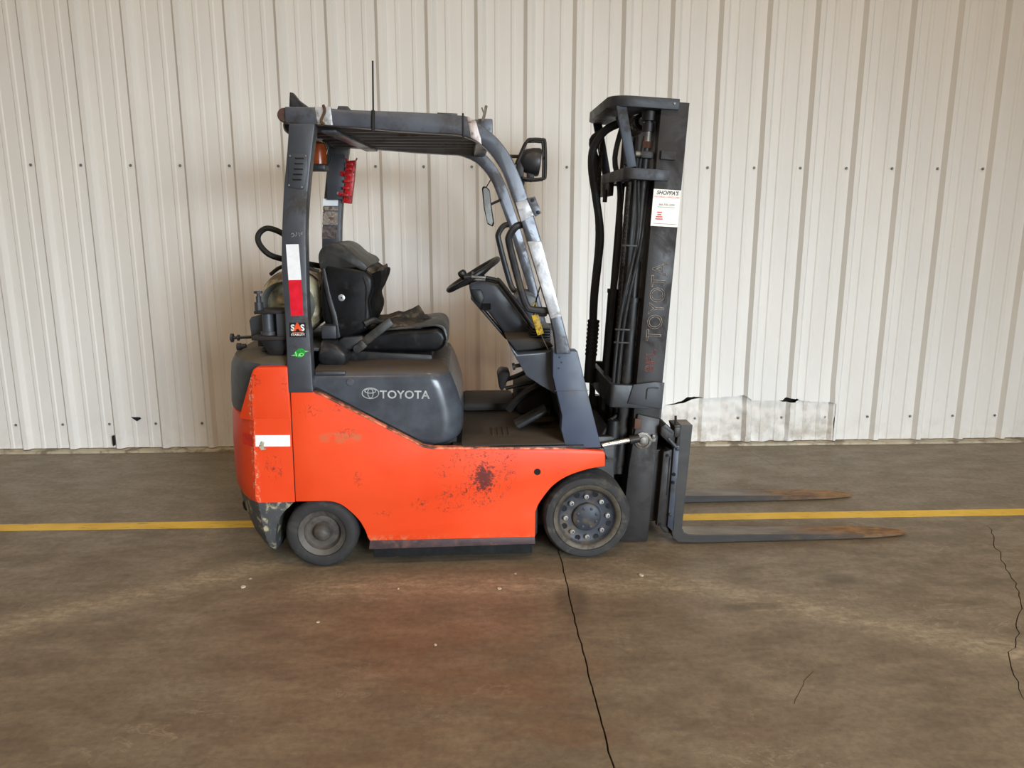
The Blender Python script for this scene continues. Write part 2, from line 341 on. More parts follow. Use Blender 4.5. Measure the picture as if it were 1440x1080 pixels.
def fork_mat():       # dark steel, paler on upward faces, rusting towards the tip
    g = N('rusted_fork_steel'); x, y, z = g.sep()
    geo = g.n.new('ShaderNodeNewGeometry'); n = g.n.new('ShaderNodeSeparateXYZ'); g.link(geo.outputs['True Normal'], n.inputs[0]); up = g.ramp(n.outputs[2], .4, .9)
    st = g.noise(14, 6, .6, g.mapping((.3, 1, 1)))
    col = g.mix(g.ramp(st, .3, .7), lin((38, 36, 35)), lin((50, 46, 43)))
    col = g.mix(up, col, g.mix(g.ramp(st, .3, .7), lin((82, 72, 62)), lin((124, 113, 99))))
    k = g.ramp(g.math('ADD', x, g.math('MULTIPLY', g.math('SUBTRACT', g.noise(7, 6, .65, g.mapping((.5, 1, 1))), .5), 1.1)), 1.5, 2.0)
    rust = g.mix(g.ramp(g.noise(24, 6, .7, g.mapping((.4, 1, 1))), .35, .65), lin((92, 62, 32)), lin((156, 112, 60)))
    col = g.mix(g.math('MULTIPLY', k, g.ramp(up, 0, 1, .45, .9)), col, rust); return g.fin(col, g.ramp(k, 0, 1, .45, .7), g.ramp(k, 0, 1, .25, .05))
m_fork = fork_mat()

# ================================================================== SETTING
WY = 5.075                         # plane of the cladding's flats
RIB0, PIT = -2.7461 + .026, .3048  # centre of a rib, rib pitch
def rib_profile(k0, k1):
    """x and depth of the sheet between rib centres k0 and k1"""
    p = []
    for k in range(k0, k1 + 1):
        c = RIB0 + PIT * k; H = .031
        pts = [(-.037, 0), (-.015, H), (0, H), (.015, H), (.037, 0)]
        if k < k1:
            for q in (.1016, .2032): pts += [(q - .016, 0), (q - .009, .005), (q + .009, .005), (q + .016, 0)]
        for dx, d in pts:
            if (k == k0 and dx < 0) or (k == k1 and dx > 0): continue
            p.append((c + dx, d))
    return p
def sheet(prof, zs_fn, rows, amp, seed, thick=.004):
    """corrugated sheet; zs_fn(x) -> (bottom, top)"""
    t = bmesh.new(); G = []
    for j in range(rows + 1):
        row = []
        for x, d in prof:
            a, b = zs_fn(x); z = a + (b - a) * j / rows
            n = noise.noise(Vector((x * 2.3 + seed, z * 1.1, seed))) * amp[0] + noise.noise(Vector((x * 16, z * 14, seed * 3.1))) * amp[1]
            row.append(t.verts.new((x, WY - d - n, z)))
        G.append(row)
    for j in range(rows):
        for i in range(len(prof) - 1): t.faces.new((G[j][i], G[j][i + 1], G[j + 1][i + 1], G[j + 1][i]))
    bmesh.ops.recalc_face_normals(t, faces=t.faces)
    if sum(f.normal.y for f in t.faces) > 0: bmesh.ops.reverse_faces(t, faces=t.faces)
    b = B(); me = bpy.data.meshes.new('t'); t.to_mesh(me); t.free(); b.bm.from_mesh(me); bpy.data.meshes.remove(me); return b
wall = B().box(-8, 10, WY + .05, WY + .12, 0, 4.6, 0).build('wall_back', m_dark, None, 0); tag(wall, kind='structure')
def lerp_pts(P, x):
    if x <= P[0][0]: return P[0][1]
    for (a, za), (b, zb) in zip(P, P[1:]):
        if x <= b: return za + (zb - za) * (x - a) / (b - a)
    return P[-1][1]
UP = [(.5, .272), (1.226, .274), (1.339, .294), (1.397, .313), (1.425, .338), (1.505, .337), (1.594, .331), (1.742, .34), (1.816, .349), (1.85, .33), (1.879, .309), (2.07, .306), (2.094, .309), (2.112, .33), (2.193, .321), (2.215, .306), (2.3, .298), (2.5, .288)]
LO = [(.5, .272), (1.226, .272), (1.339, .283), (1.408, .293), (1.456, .316), (1.52, .33), (1.594, .331), (1.742, .34), (1.816, .346), (1.879, .309), (2.07, .304), (2.094, .297), (2.195, .296), (2.215, .304), (2.3, .298), (2.5, .288)]
def dense(prof, step):
    out = []
    for (a, d), (b, e) in zip(prof, prof[1:]):
        n = max(1, int((b - a) / step))
        for i in range(n): out.append((a + (b - a) * i / n, d + (e - d) * i / n))
    return out + [prof[-1]]
for k0 in range(-13, 29, 3):
    pr = rib_profile(k0, k0 + 3)
    if k0 in (11, 14):
        dp = dense(pr, .012)
        up = sheet(dp, lambda x: (lerp_pts(UP, x) + .003 * noise.noise(Vector((x * 60, 0, 0))), 4.6), 40, (.0025, .0), 40)
        for v in up.bm.verts:            # the sheet curls out where it tore
            f = max(0, 1 - (v.co.z - lerp_pts(UP, v.co.x)) / .10); v.co.y -= .012 * f * f * (.6 + noise.noise(v.co * 9))
        up.build('cladding_panel', m_wall, wall, 20)
        crush = [(x, d * (.55 if 1.2 < x < 1.75 else .9) + .004) for x, d in dp]
        lo = sheet(crush, lambda x: (.022 + .004 * noise.noise(Vector((x * 9, 5, 0))), lerp_pts(LO, x) + .002), 26, (.032, .020), 3.5)
        for v in lo.bm.verts:
            f = min(1, max(0, (v.co.z - .2) / .12)); v.co.y += .010 * f
            e = min(1, max(0, (2.436 - v.co.x) / .08)); v.co.y = v.co.y * e + (1 - e) * max(v.co.y, WY - .026)
        tag(lo.build('dented_panel', m_wallpatch, wall, 25), 'crumpled lower strip of white cladding under the tear')
    else:
        sheet(pr, lambda x: (.022, 4.6), 24, (.0025, 0), 40).build('cladding_panel', m_wall, wall, 20)
sm = None
for k in range(-13, 30):
    for z in (1.857, .186, 3.5):
        x = RIB0 + PIT * k - .06
        if sm is None:
            sm = B().lathe((0, 0, 0), (0, -1, 0), [(.009, 0), (.009, .002), (.006, .003), (.006, .008), (0, .009)], 8).build('screw', m_screw, wall); s_ = sm
        else: s_ = sm.copy(); COL.objects.link(s_); s_.parent = wall
        s_.location = (x, WY - .003, z)
# two small punctures in the sheet by the left edge
hole_b = B(); hole_b.prism([(-2.325, .233), (-2.27, .232), (-2.262, .222), (-2.29, .205), (-2.31, .221)], WY - .004, WY - .0105, 'y', 0).build('puncture', m_dark, wall, 0)
tb = B(); tb.prism([(-2.4525, .11), (-2.4495, .108), (-2.4485, .07), (-2.4515, .04), (-2.4535, .06)], WY - .002, WY - .036, 'y', 0).build('puncture', m_dark, wall, 0)
base = B().prism([(WY - .062, 0), (WY + .05, 0), (WY + .05, .02), (WY + .012, .02), (WY + .010, .018), (WY - .06, .014)], -8, 10, 'x', .001).build('baseboard_back', m_base, None, 0); tag(base, kind='structure')

# floor: slabs parted by a sawn joint and by a wandering crack
sub = B().box(-8, 10, -8, WY + .12, -.2, -.06, 0).build('floor', m_dark, None, 0); tag(sub, kind='structure')
def jag(P, step, amp, seed):
    out = []
    for (a, b), (c, d) in zip(P, P[1:]):
        L = math.hypot(c - a, d - b); n = max(1, int(L / step))
        for i in range(n):
            t = i / n; x, y = a + (c - a) * t, b + (d - b) * t
            out.append((x + amp * noise.noise(Vector((y * 23, seed, x * 7))), y + amp * noise.noise(Vector((x * 23, seed + 9, y * 7)))))
    return out + [P[-1]]
J = jag([(.366, WY + .1), (.366, 3.0), (.362, 2.83), (.366, 2.2), (.37, 1.85), (.372, -8)], .03, .004, 1)
C1 = jag([(1.80, WY + .1), (1.804, 4.932), (1.871, 4.57), (1.964, 4.357), (2.064, 4.099), (2.479, 3.749), (2.579, 3.549), (2.462, 3.334), (2.402, 3.2), (2.338, 3.068), (2.284, 2.933), (2.161, 2.721), (2.059, 2.614), (1.959, 2.465), (1.861, 2.375), (1.807, 2.268), (1.753, 2.151), (1.6, 1.6), (1.5, -8)], .04, .018, 4)
def crack_w(y): return .0008 if y > 3.55 else (.0022 if y > 2.2 else .0015)
def slab(poly): B().prism(poly, -.06, 0, 'z', 0).build('slab', m_floor, sub, 0)
slab([(x - .0028, y) for x, y in J] + [(-8, -8), (-8, WY + .1)])
slab([(x + .0028, y) for x, y in J][::-1] + [(x - crack_w(y), y) for x, y in C1])
slab([(x + crack_w(y), y) for x, y in C1][::-1] + [(10, WY + .1), (10, -8)])
m_crk = M('hairline_crack', (44, 36, 30), .9)
for P, w in (([(1.134, 2.318), (1.08, 2.266), (1.04, 2.2), (.998, 2.145)], .0010),):
    q = jag(P, .02, .008, 8); B().prism([(x - w, y) for x, y in q] + [(x + w, y) for x, y in q][::-1], -.001, .0006, 'z', 0).build('hairline_crack', m_crk, sub, 0)
ye = [(-8 + i * .045, 3.733 + .043 + .003 * noise.noise(Vector((i * .7, 1, 0)))) for i in range(401)]
yl = [(-8 + i * .045, 3.733 - .043 + .003 * noise.noise(Vector((i * .7, 5, 0)))) for i in range(401)]
tag(B().prism(yl + ye[::-1], .0002, .0016, 'z', 0).build('floor_line', m_line, None, 0), 'yellow painted safety line running across the concrete floor behind the forklift', 'floor marking')
for i, (x, y, s, lb) in enumerate([
        (-1.002, 3.03, .014, 'largest pale chip of debris on the floor left of the rear wheel'),
        (-.995, 3.109, .007, 'small pale chip just behind the largest chip near the rear wheel'),
        (-.628, 2.726, .009, 'pale chip lying alone on the floor in front of the rear wheel'),
        (.077, 2.972, .010, 'pale chip in the scuffed track in front of the orange side panel'),
        (.152, 3.109, .006, 'tiny pale chip just under the lower edge of the orange side panel'),
        (1.758, 3.51, .008, 'pale chip on the floor beside the tip of the near fork'),
        (-.168, 2.544, .007, 'nearest pale chip on the reddish foreground concrete'),
        (-.347, 2.99, .006, 'tiny pale chip at the left end of the scuffed track'),
        (.70, 3.07, .012, 'pale chip on the floor just right of the front wheel')]):
    a = [(x + s * math.cos(t * 1.05 + i) * (.7 + .4 * random.random()), y + s * math.sin(t * 1.05 + i) * (.7 + .5 * random.random())) for t in range(6)]
    tag(B().prism(a, 0, s * .4, 'z', s * .08, 1).build('debris_chip', m_chip), lb, 'debris', 'pale chips scattered on the floor')

# ================================================================== FORKLIFT  (x forward, y away from the camera, z up)
O = Vector((-.11, 3.715, 0)); FR = R(1.3)
T = empty('forklift', O, FR)
tag(T, 'orange and grey forklift truck with black mast parked beside the white wall', 'forklift')

# --- chassis core
ch = B(); ch.box(-.72, .74, -.30, .30, .10, .53, .01); ch.box(-.41, .36, -.455, .455, .11, .53, .01); ch.box(-.76, -.60, -.44, .44, .335, .80, .01)
ch.box(-.62, .0, -.40, .40, .5, .78, .01); ch.box(-.75, .66, -.22, .22, .06, .14, .01); ch.box(.36, .66, -.455, .455, .44, .52, .01)
ch.build('chassis', m_grease, T)
B().box(-.385, .335, -.465, .465, .028, .112, .006).build('under_shadow_block', m_hole, T)  # added black block that makes the shadow under the side panels black
ax = B().cyl((.582, -.4, .2), (.582, .4, .2), .06, 20).build('front_axle', m_grease, T)
ax = B().cyl((-.602, -.4, .158), (-.602, .4, .158), .035, 16).build('rear_axle', m_grease, T)

# --- orange side panels
SP = [(-.7, .805), (-.597, .804), (-.565, .788), (-.147, .554), (-.104, .545), (-.009, .543), (.478, .533), (.646, .518), (.653, .504), (.654, .448)] + cr2([(.654, .448), (.578, .436), (.486, .405), (.423, .363), (.383, .314), (.358, .275), (.345, .241)], 4)[1:] + [(.345, .121),
      (-.393, .123)] + cr2([(-.402, .14), (-.412, .175), (-.436, .221), (-.472, .263), (-.513, .297), (-.559, .312), (-.62, .314)], 4) + [(-.706, .314)]
sp = B(); sp.prism(SP, -.5, -.468, 'y', .005, 2); side = sp.build('side_panel', m_orange, T, 30)
lip = B(); lip.prism([(-.393, .124), (.344, .122), (.345, .088), (-.398, .083)], -.499, -.47, 'y', .003).build('lower_lip', m_lip, side)
ho = B().lathe((.352, -.5002, .429), (0, -1, 0), [(0.0, .0006), (.0115, .0006), (.0125, .0025), (.014, .0025), (.015, 0)], 20).build('hole_plug', m_hole, side)
lpj = B(); P_ = [(-.600, .8075), (-.565, .793), (-.147, .559), (-.104, .55), (-.009, .548), (.478, .538)]
lpj.prism(P_ + [(x, z - .008) for x, z in P_][::-1], -.503, -.465, 'y', .002).build('panel_lip', M('pale_panel_edge', (214, 120, 88), .5, 0, .2, 30, (90, 58, 46), .55, 20), side)  # lip in a paler orange with brown blotches
s2 = mirror_y(side, 'side_panel')
l2 = mirror_y(side.children[0], 'lower_lip'); l2.parent = s2
m_seam = m_hole
B().prism([(-.702, .80), (-.695, .80), (-.703, .314), (-.711, .314)], -.495, -.47, 'y', 0).build('panel_seam', m_seam, T)
ar = B()                        # dark inner arch over the front wheel
A_ = cr2([(.335, .12), (.34, .25), (.375, .33), (.43, .40), (.50, .437), (.60, .455), (.68, .46)], 5)
ar.prism(A_ + [(x - .006, z + .012) for x, z in A_][::-1], -.47, -.30, 'y', 0).build('wheel_arch_liner', m_grease, T)

# --- counterweight
def plan(z, xf_, xs, xr, hw=.5, n=7):
    """half outline from the front edge round the rear corner, then mirrored"""
    h = [(xf_, -hw), (xs, -hw)]
    d = xr - xs
    for a, b in ((.30, .10), (.55, .24), (.78, .42), (.92, .60), (1.0, .80)): h.append((xs + d * a, -hw + hw * b))
    h.append((xr + .0 * d, 0))
    return [(x, y, z) for x, y in h] + [(x, -y, z) for x, y in h[::-1][1:]]
cw = B().loft([plan(.314, -.709, -.866, -1.035), plan(.335, -.708, -.876, -1.048), plan(.40, -.708, -.872, -1.056), plan(.55, -.706, -.868, -1.056), plan(.66, -.705, -.862, -1.05), plan(.69, -.704, -.858, -1.042)])
for sgn in (-1, 1):            # side cheeks beside the grey rear cover
    c_ = [(-.704, .685), (-.704, .913), (-.835, .912), (-.850, .902), (-.856, .885), (-.866, .78), (-.870, .685)]
    cw.prism(c_, sgn * .5, sgn * .40, 'y', .008, 3)
cwo = cw.build('counterweight', m_orange, T, 32)
for sgn in (-1, 1):            # painted wing that runs from the cheek round the corner
    B().loft([[(-.854, sgn * .499, .888), (-.862, sgn * .4995, .682), (-.935, sgn * .448, .682)], [(-.835, sgn * .46, .888), (-.835, sgn * .44, .682), (-.90, sgn * .42, .682)]]).build('corner_wing', m_orange, cwo, 30)
rc = B()
def plan2(z, s): return plan(z, -.66, -.845 - s, -1.045 - s, .462)
rc.loft([plan2(.665, .0), plan2(.70, .012), plan2(.80, .008), plan2(.88, .0), plan2(.92, -.02), plan(.942, -.66, -.81, -.985, .43), plan(.952, -.66, -.77, -.92, .39)])
rco = rc.build('rear_cover', m_rear, cwo, 40)
bl = [(.077, -.806, -.80, -.87, .40), (.082, -.807, -.815, -.905, .47), (.106, -.806, -.83, -.945, .49), (.144, -.803, -.842, -.985, .497), (.209, -.792, -.853, -1.018, .499), (.25, -.774, -.858, -1.028, .499), (.275, -.753, -.861, -1.033, .499), (.295, -.731, -.863, -1.036, .499), (.316, -.712, -.866, -1.036, .5)]
B().loft([plan(z, a, b, c, h) for z, a, b, c, h in bl]).build('bumper', m_bump, cwo, 35)
B().lathe((-.966, -.335, .243), (-.76, -.65, 0), [(0, -.01), (.016, -.01), (.018, .006), (.024, .006), (.026, 0)], 18).build('tow_hole', m_hole, cwo)
B().prism([(-.858, .618), (-.712, .616), (-.714, .566), (-.860, .568)], -.5012, -.499, 'y', 0).build('reflective_strip', m_white, cwo)
# the red length wraps round the rear corner
def cwpt(a, z, out=.0015):
    P = [(-.8665, -.5)] + [(-.8665 - .1895 * u, -.5 + .5 * v) for u, v in ((.30, .10), (.55, .24))]
    i = min(int(a), 1); t = a - i; x = P[i][0] + (P[i + 1][0] - P[i][0]) * t; y = P[i][1] + (P[i + 1][1] - P[i][1]) * t
    return (x - out, y - out, z)
t = bmesh.new(); g0 = [t.verts.new(cwpt(.02 + i * .32, .567)) for i in range(4)]; g1 = [t.verts.new(cwpt(.02 + i * .32, .619)) for i in range(4)]
for i in range(3): t.faces.new((g0[i], g0[i + 1], g1[i + 1], g1[i]))
B().merge(t).build('reflective_strip', m_redd, cwo)
B().prism([(-.846, .57), (-.836, .592), (-.822, .588), (-.826, .572), (-.815, .555), (-.838, .552)], -.5018, -.499, 'y', 0).build('chipped_spot', M('chipped_filler', (196, 186, 158), .7, 0, .2, 60, (70, 60, 50), .6, 60), cwo)
# latch and knobs at the rear of the cover
B().cyl((-.99, -.16, .948), (-.965, -.16, .95), .012, 12).cyl((-1.005, -.16, .948), (-.988, -.16, .948), .017, 12).build('cover_knob', m_black, T)
# peeled lettering on the grey rear cover
rl = B()
for pts in ([(-.985, -.25, .83), (-.988, -.24, .80), (-.985, -.23, .77)], [(-.973, -.29, .84), (-.979, -.27, .87), (-.985, -.25, .84), (-.978, -.28, .79), (-.970, -.30, .76)]):
    rl.tube([(x - .006, y - .01, z) for x, y, z in pts], .0025, 6, smooth=4)
rl.build('rear_lettering', m_sprint, cwo)

# --- engine hood
def hplan(z, xf_, hw, rc=.10, xr=-.606):
    h = [(xr, -hw), (xf_ - rc, -hw)] + [(xf_ - rc + rc * math.sin(a), -hw + rc - rc * math.cos(a)) for a in [i * math.pi / 16 for i in range(1, 9)]]
    return [(x, y, z) for x, y in h] + [(x, -y, z) for x, y in h[::-1]]
hood = B().loft([hplan(*q) for q in ((.545, -.02, .44), (.560, .0, .452), (.578, .015, .459), (.605, .026, .46), (.65, .031, .46), (.70, .026, .46), (.75, .013, .46), (.80, -.002, .46), (.835, -.015, .459), (.855, -.024, .455), (.868, -.032, .448), (.878, -.042, .438), (.886, -.056, .42), (.891, -.075, .395), (.893, -.10, .36))]).build('engine_hood', m_hoodd, T, 50)
sl_ = [(-.600, .800), (-.565, .781), (-.147, .547), (-.104, .540)]
B().tube([(x, -.464, z + .012) for x, z in sl_], .006, 8).build('hood_gap_strip', m_hole, hood)  # added black tube that stands in for the dark gap below the hood
B().cyl((-.60, -.452, .874), (-.475, -.450, .874), .010, 12, bev=.003).build('hood_hinge', m_grey, hood)
B().lathe((-.455, -.4585, .835), (0, -1, 0), [(0, .003), (.014, .003), (.018, 0)], 16).build('hood_dimple', m_hood, hood)
text('hood_lettering', 'TOYOTA', .0495, -.2235, .776, -.4604, m_sprint, hood, R(-1.2), bold=.0009, sx=1.02, spacing=1.04)
em = B()
def ring(cx, cz, rx, rz, w):
    return [(cx + rx * math.cos(a * math.pi / 18), -.4608, cz + rz * math.sin(a * math.pi / 18)) for a in range(36)]
for cx, cz, rx, rz in ((-.370, .786, .0355, .0235), (-.370, .786, .0115, .0205), (-.370, .796, .0235, .0095)):
    em.tube(ring(cx, cz, rx, rz, 0), .0021, 6, True)
em.build('hood_emblem', m_sprint, hood)
B().prism([(-.60, .885), (-.48, .885), (-.47, .93), (-.52, .99), (-.60, 1.0)], -.36, .34, 'y', .02, 3).wobble(.014, 16, 3).build('rear_hood_flap', m_black, T)
# --- floor plate and mat
fl = B(); fl.box(-.02, .56, -.492, .492, .522, .545, .004); flo = fl.build('floor_plate', m_grease, T)
mt = B(); mt.prism([(.02, -.485), (.475, -.485), (.50, -.30), (.50, .46), (.02, .46)], .545, .553, 'z', .003).wobble(.003, 12, 3).build('rubber_mat', m_mat, flo)
for x0 in (.16, .185, .21, .235): B().box(x0, x0 + .008, -.34, -.20, .550, .558, .002).build('mat_tread', m_mat, flo)
B().box(.02, .33, .44, .47, .545, .575, .005).build('far_sill', m_mat, flo)
B().box(.025, .30, .12, .44, .553, .60, .02).build('raised_step', m_mat, flo)

# --- seat
seat = B().prism([(-.517, .938), (-.112, .914), (-.107, .879), (-.507, .883)], -.235, .235, 'y', .008).build('seat', m_grease, T)
B().box(-.50, -.10, -.25, .25, .868, .888, .004).build('seat_rail', m_grease, seat)
cu = B().prism([(-.50, .945), (-.50, 1.0), (-.38, 1.018), (-.13, 1.034), (-.085, 1.036), (-.058, 1.022), (-.048, .99), (-.055, .95), (-.09, .929), (-.38, .934)], -.25, .25, 'y', .03, 4).wobble(.006, 11, 1).build('cushion', m_vinyl, seat)
# worn grey top cover that hangs over the front of the cushion
cvr = B(); c0 = cr2([(-.31, 1.036), (-.2, 1.044), (-.12, 1.050), (-.085, 1.052), (-.056, 1.042), (-.040, 1.015), (-.036, .975), (-.040, .95)], 4)
cvr.prism(c0 + [(x - .008, z - .010) for x, z in c0][::-1], -.235, .235, 'y', .003).wobble(.005, 13, 1).build('cushion_cover', m_vinyld, seat)
# torn foam flap standing up from the cushion
ff = B(); ff.prism([(-.39, 1.03), (-.20, 1.02), (-.095, 1.035), (-.155, 1.07), (-.185, 1.115), (-.21, 1.10), (-.27, 1.075)], .02, .05, 'y', .004).wobble(.008, 16, 2).build('torn_foam', m_foam, seat)
B().prism([(-.40, 1.02), (-.16, 1.03), (-.14, 1.045), (-.30, 1.06), (-.40, 1.05)], -.2, .2, 'y', .01).wobble(.012, 14, 3).build('torn_cushion_top', m_foam, seat)
# backrest: wing sides, padded front, torn hood
bk = B().prism([(-.601, 1.20), (-.595, 1.08), (-.55, .985), (-.50, .98), (-.40, 1.03), (-.378, 1.09), (-.385, 1.16), (-.365, 1.22), (-.362, 1.27), (-.40, 1.30), (-.58, 1.34)], -.25, .25, 'y', .022, 3).wobble(.004, 12, 1).build('backrest', m_vinyl, seat)
pad = cr2([(-.40, 1.02), (-.375, 1.07), (-.366, 1.12), (-.372, 1.17), (-.348, 1.21), (-.333, 1.255), (-.334, 1.29), (-.36, 1.285), (-.40, 1.27)], 4)
B().prism(pad + [(-.44, 1.05)], -.205, .205, 'y', .018, 3).wobble(.007, 13, 2).build('backrest_pad', m_pad, seat)
hf = cr2([(-.60, 1.30), (-.598, 1.37), (-.572, 1.408), (-.53, 1.418), (-.49, 1.40), (-.44, 1.362), (-.405, 1.338), (-.385, 1.315)], 4)
B().prism(hf + [(-.40, 1.30), (-.44, 1.315), (-.50, 1.30), (-.56, 1.295)], -.245, .245, 'y', .025, 3).wobble(.010, 11, 2).build('torn_headrest_cover', m_vinyld, seat)
B().prism([(-.42, 1.300), (-.39, 1.312), (-.36, 1.292), (-.345, 1.308), (-.338, 1.284), (-.36, 1.275), (-.385, 1.278)], -.20, .20, 'y', .006).wobble(.008, 22, 2).build('torn_pad_edge', m_foam, seat)
sb = B(); sb.prism([(-.588, 1.31), (-.572, 1.31), (-.555, 1.20), (-.53, 1.10), (-.518, 1.0), (-.54, .995), (-.555, 1.10), (-.575, 1.20)], -.262, -.247, 'y', .004).build('back_trim_strip', m_black, seat)
B().tube([(-.405, -.253, 1.27), (-.392, -.258, 1.22), (-.396, -.258, 1.16), (-.40, -.255, 1.10), (-.41, -.252, 1.04)], .004, 6, smooth=4).build('piping', m_vinyld, seat)
B().lathe((-.507, -.247, 1.178), (0, -1, 0), [(0, .006), (.012, .006), (.0155, .004), (.016, 0)], 20).build('backrest_badge', m_badge, seat)
B().lathe((-.507, -.2525, 1.178), (0, -1, 0), [(0, .001), (.004, .001), (.004, 0)], 8).build('badge_centre', m_bprint, seat)
blt = B(); w = Matrix.Rotation(R(-37), 4, 'Y')
blt.box(-.44, -.27, -.285, -.262, 1.005, 1.045, .006, w); blt.build('seat_belt', m_vinyld, seat)
B().prism([(-.52, .945), (-.525, .99), (-.50, 1.005), (-.42, 1.01), (-.40, .985), (-.44, .95)], -.285, -.25, 'y', .008).build('belt_retractor', m_black, seat)
B().box(-.45, -.40, -.30, -.27, .945, .985, .008, w).cyl((-.44, -.305, .955), (-.44, -.27, .955), .018, 12).build('belt_buckle', m_black, seat)
B().tube([(-.41, -.26, 1.06), (-.37, -.24, 1.075), (-.34, -.2, 1.055), (-.30, -.15, 1.065)], .014, 8, smooth=4).build('belt_webbing', m_vinyld, seat)

# --- overhead guard
GL = [(-.643, 1.89), (-.66, 1.76), (-.68, 1.624), (-.699, 1.429), (-.706, 1.283), (-.704, 1.103), (-.708, .868), (-.708, .80)]
GR = [(-.541, 1.89), (-.569, 1.726), (-.591, 1.568), (-.602, 1.429), (-.609, 1.162), (-.606, 1.04), (-.605, .867), (-.604, .80)]
guard = B()
guard.box(-.652, -.60, -.44, .44, 1.89, 1.945, .008)
gd = guard.build('overhead_guard', m_grey, T)
B().box(.10, .162, -.47, .47, 1.845, 1.918, .006).build('front_crossbar', m_pillar, gd)
for sgn in (-1, 1):
    b = B(); b.prism(cr2(GL, 5) + cr2(GR, 5)[::-1], sgn * .502, sgn * .43, 'y', .007, 2); b.build('rear_leg', m_grey, gd, 40)
    RT = [(-.658, 1.952), (-.536, 1.951), (-.402, 1.942), (-.216, 1.938), (-.046, 1.932), (.05, 1.924)]
    OUT = cr2([(.05, 1.924), (.10, 1.90), (.134, 1.876), (.181, 1.838), (.229, 1.777), (.273, 1.691), (.304, 1.605), (.353, 1.457), (.452, 1.111), (.494, .955)], 4)
    INN = cr2([(.0, 1.854), (.04, 1.848), (.108, 1.820), (.162, 1.769), (.203, 1.705), (.235, 1.623), (.276, 1.513), (.296, 1.452), (.405, 1.105), (.43, .955)], 4)
    b = B(); b.prism(RT[:-1] + OUT + INN[::-1] + [(-.048, 1.855), (-.219, 1.864), (-.388, 1.877), (-.658, 1.891)], sgn * .50, sgn * .44, 'y', .006, 2); b.build('side_frame', m_pillar, gd, 40)
for yb in (-.33, -.20, -.07, .07, .20, .33):
    B().box(-.61, .12, yb - .012, yb + .012, 1.875, 1.93, .003).build('roof_bar', m_grey, gd)
dg_ = B(); d0, d1 = Vector((-.50, -.44, 1.866)), Vector((-.42, .40, 1.866)); ang = math.atan2(d1.y - d0.y, d1.x - d0.x)
c_ = (d0 + d1) / 2; L_ = (d1 - d0).length
dg_.box(c_.x - L_ / 2, c_.x + L_ / 2, c_.y - .03, c_.y + .03, 1.862, 1.872, .002, Matrix.Rotation(ang, 4, 'Z')).build('roof_brace', m_pillar, gd)
B().prism([(-.455, 1.94), (-.45, 1.957), (-.412, 1.956), (-.398, 1.94)], -.498, -.45, 'y', .003).build('rail_block', m_grey, gd)
B().prism([(-.06, 1.928), (-.06, 1.937), (.02, 1.934), (.02, 1.924)], -.49, -.45, 'y', .002).build('rail_block', m_grey, gd)
# roof rear end: rust-edged round tube end and alarm
B().lathe((-.662, -.49, 1.921), (0, 1, 0), [(0, 0), (.025, 0), (.028, .004), (.028, .9), (.025, .905), (0, .905)], 20).build('rear_tube', M('rust_edged_tube', (88, 58, 48), .6, .2, .2, 30, (60, 54, 52), .6, 30), gd)
# louvred vent plate on the rear leg
B().prism([(-.650, 1.772), (-.576, 1.772), (-.582, 1.70), (-.597, 1.640), (-.606, 1.636), (-.661, 1.645)], -.5055, -.50, 'y', .002).build('vent_plate', m_grey, gd)
for i in range(5):
    z = 1.756 - i * .0205; x = -.609 - i * .0035
    B().prism([(x - .019, z + .003), (x + .017, z + .002), (x + .020, z - .003), (x - .016, z - .004)], -.5065, -.503, 'y', 0).build('vent_slot', m_hole, gd)
for x, z in ((-.645, 1.765), (-.583, 1.765), (-.655, 1.652), (-.604, 1.645)):
    B().cyl((x, -.508, z), (x, -.504, z), .0035, 8).build('vent_screw', m_nut, gd)
tp = [(-.682, 1.419), (-.631, 1.420), (-.628, 1.276), (-.680, 1.275)]
B().prism(tp, -.5032, -.5015, 'y', 0).build('white_reflector', m_white, gd)
B().prism([(-.680, 1.275), (-.628, 1.276), (-.628, 1.129), (-.678, 1.127)], -.5032, -.5015, 'y', 0).build('red_reflector', m_red, gd)
B().prism([(-.687, 1.100), (-.620, 1.099), (-.622, 1.038), (-.689, 1.039)], -.5032, -.5015, 'y', 0).build('stability_sticker', m_blackst, gd)
text('sticker_lettering', 'S', .036, -.674, 1.077, -.5036, m_wprint, gd, bold=.0012)
text('sticker_lettering', 'S', .036, -.634, 1.077, -.5036, m_wprint, gd, bold=.0012)
text('sticker_lettering', 'A', .044, -.654, 1.080, -.5038, m_orp, gd, bold=.0025)
text('sticker_lettering', 'STABILITY', .0125, -.654, 1.049, -.5036, m_wprint, gd, bold=.0003)
B().box(-.677, -.631, -.5037, -.503, 1.0565, 1.0595, 0).build('sticker_print', m_orp, gd)
gpts = [(-.689, .962), (-.676, .966), (-.668, .980), (-.655, .991), (-.640, .990), (-.630, .984), (-.627, .980), (-.613, .979), (-.627, .975), (-.633, .962), (-.645, .953), (-.660, .953), (-.672, .959)]
B().prism(gpts, -.5032, -.5015, 'y', 0).build('green_sticker', m_green, gd)
gs = B()
gs.prism([(-.671, .975), (-.667, .978), (-.662, .959), (-.666, .957)], -.5037, -.503, 'y', 0); gs.prism([(-.655, .968), (-.648, .972), (-.652, .958), (-.658, .957)], -.5037, -.503, 'y', 0)
gs.tube([(-.652, -.5036, .966), (-.642, -.5036, .971), (-.636, -.5036, .964), (-.646, -.5036, .958)], .0016, 6, True, 3)
gs.prism([(-.689, .962), (-.676, .964), (-.662, .960), (-.676, .961)], -.5037, -.503, 'y', 0); gs.prism([(-.630, .981), (-.613, .979), (-.628, .976)], -.5037, -.503, 'y', 0)
gs.build('sticker_print', m_lime, gd)
chk = B()
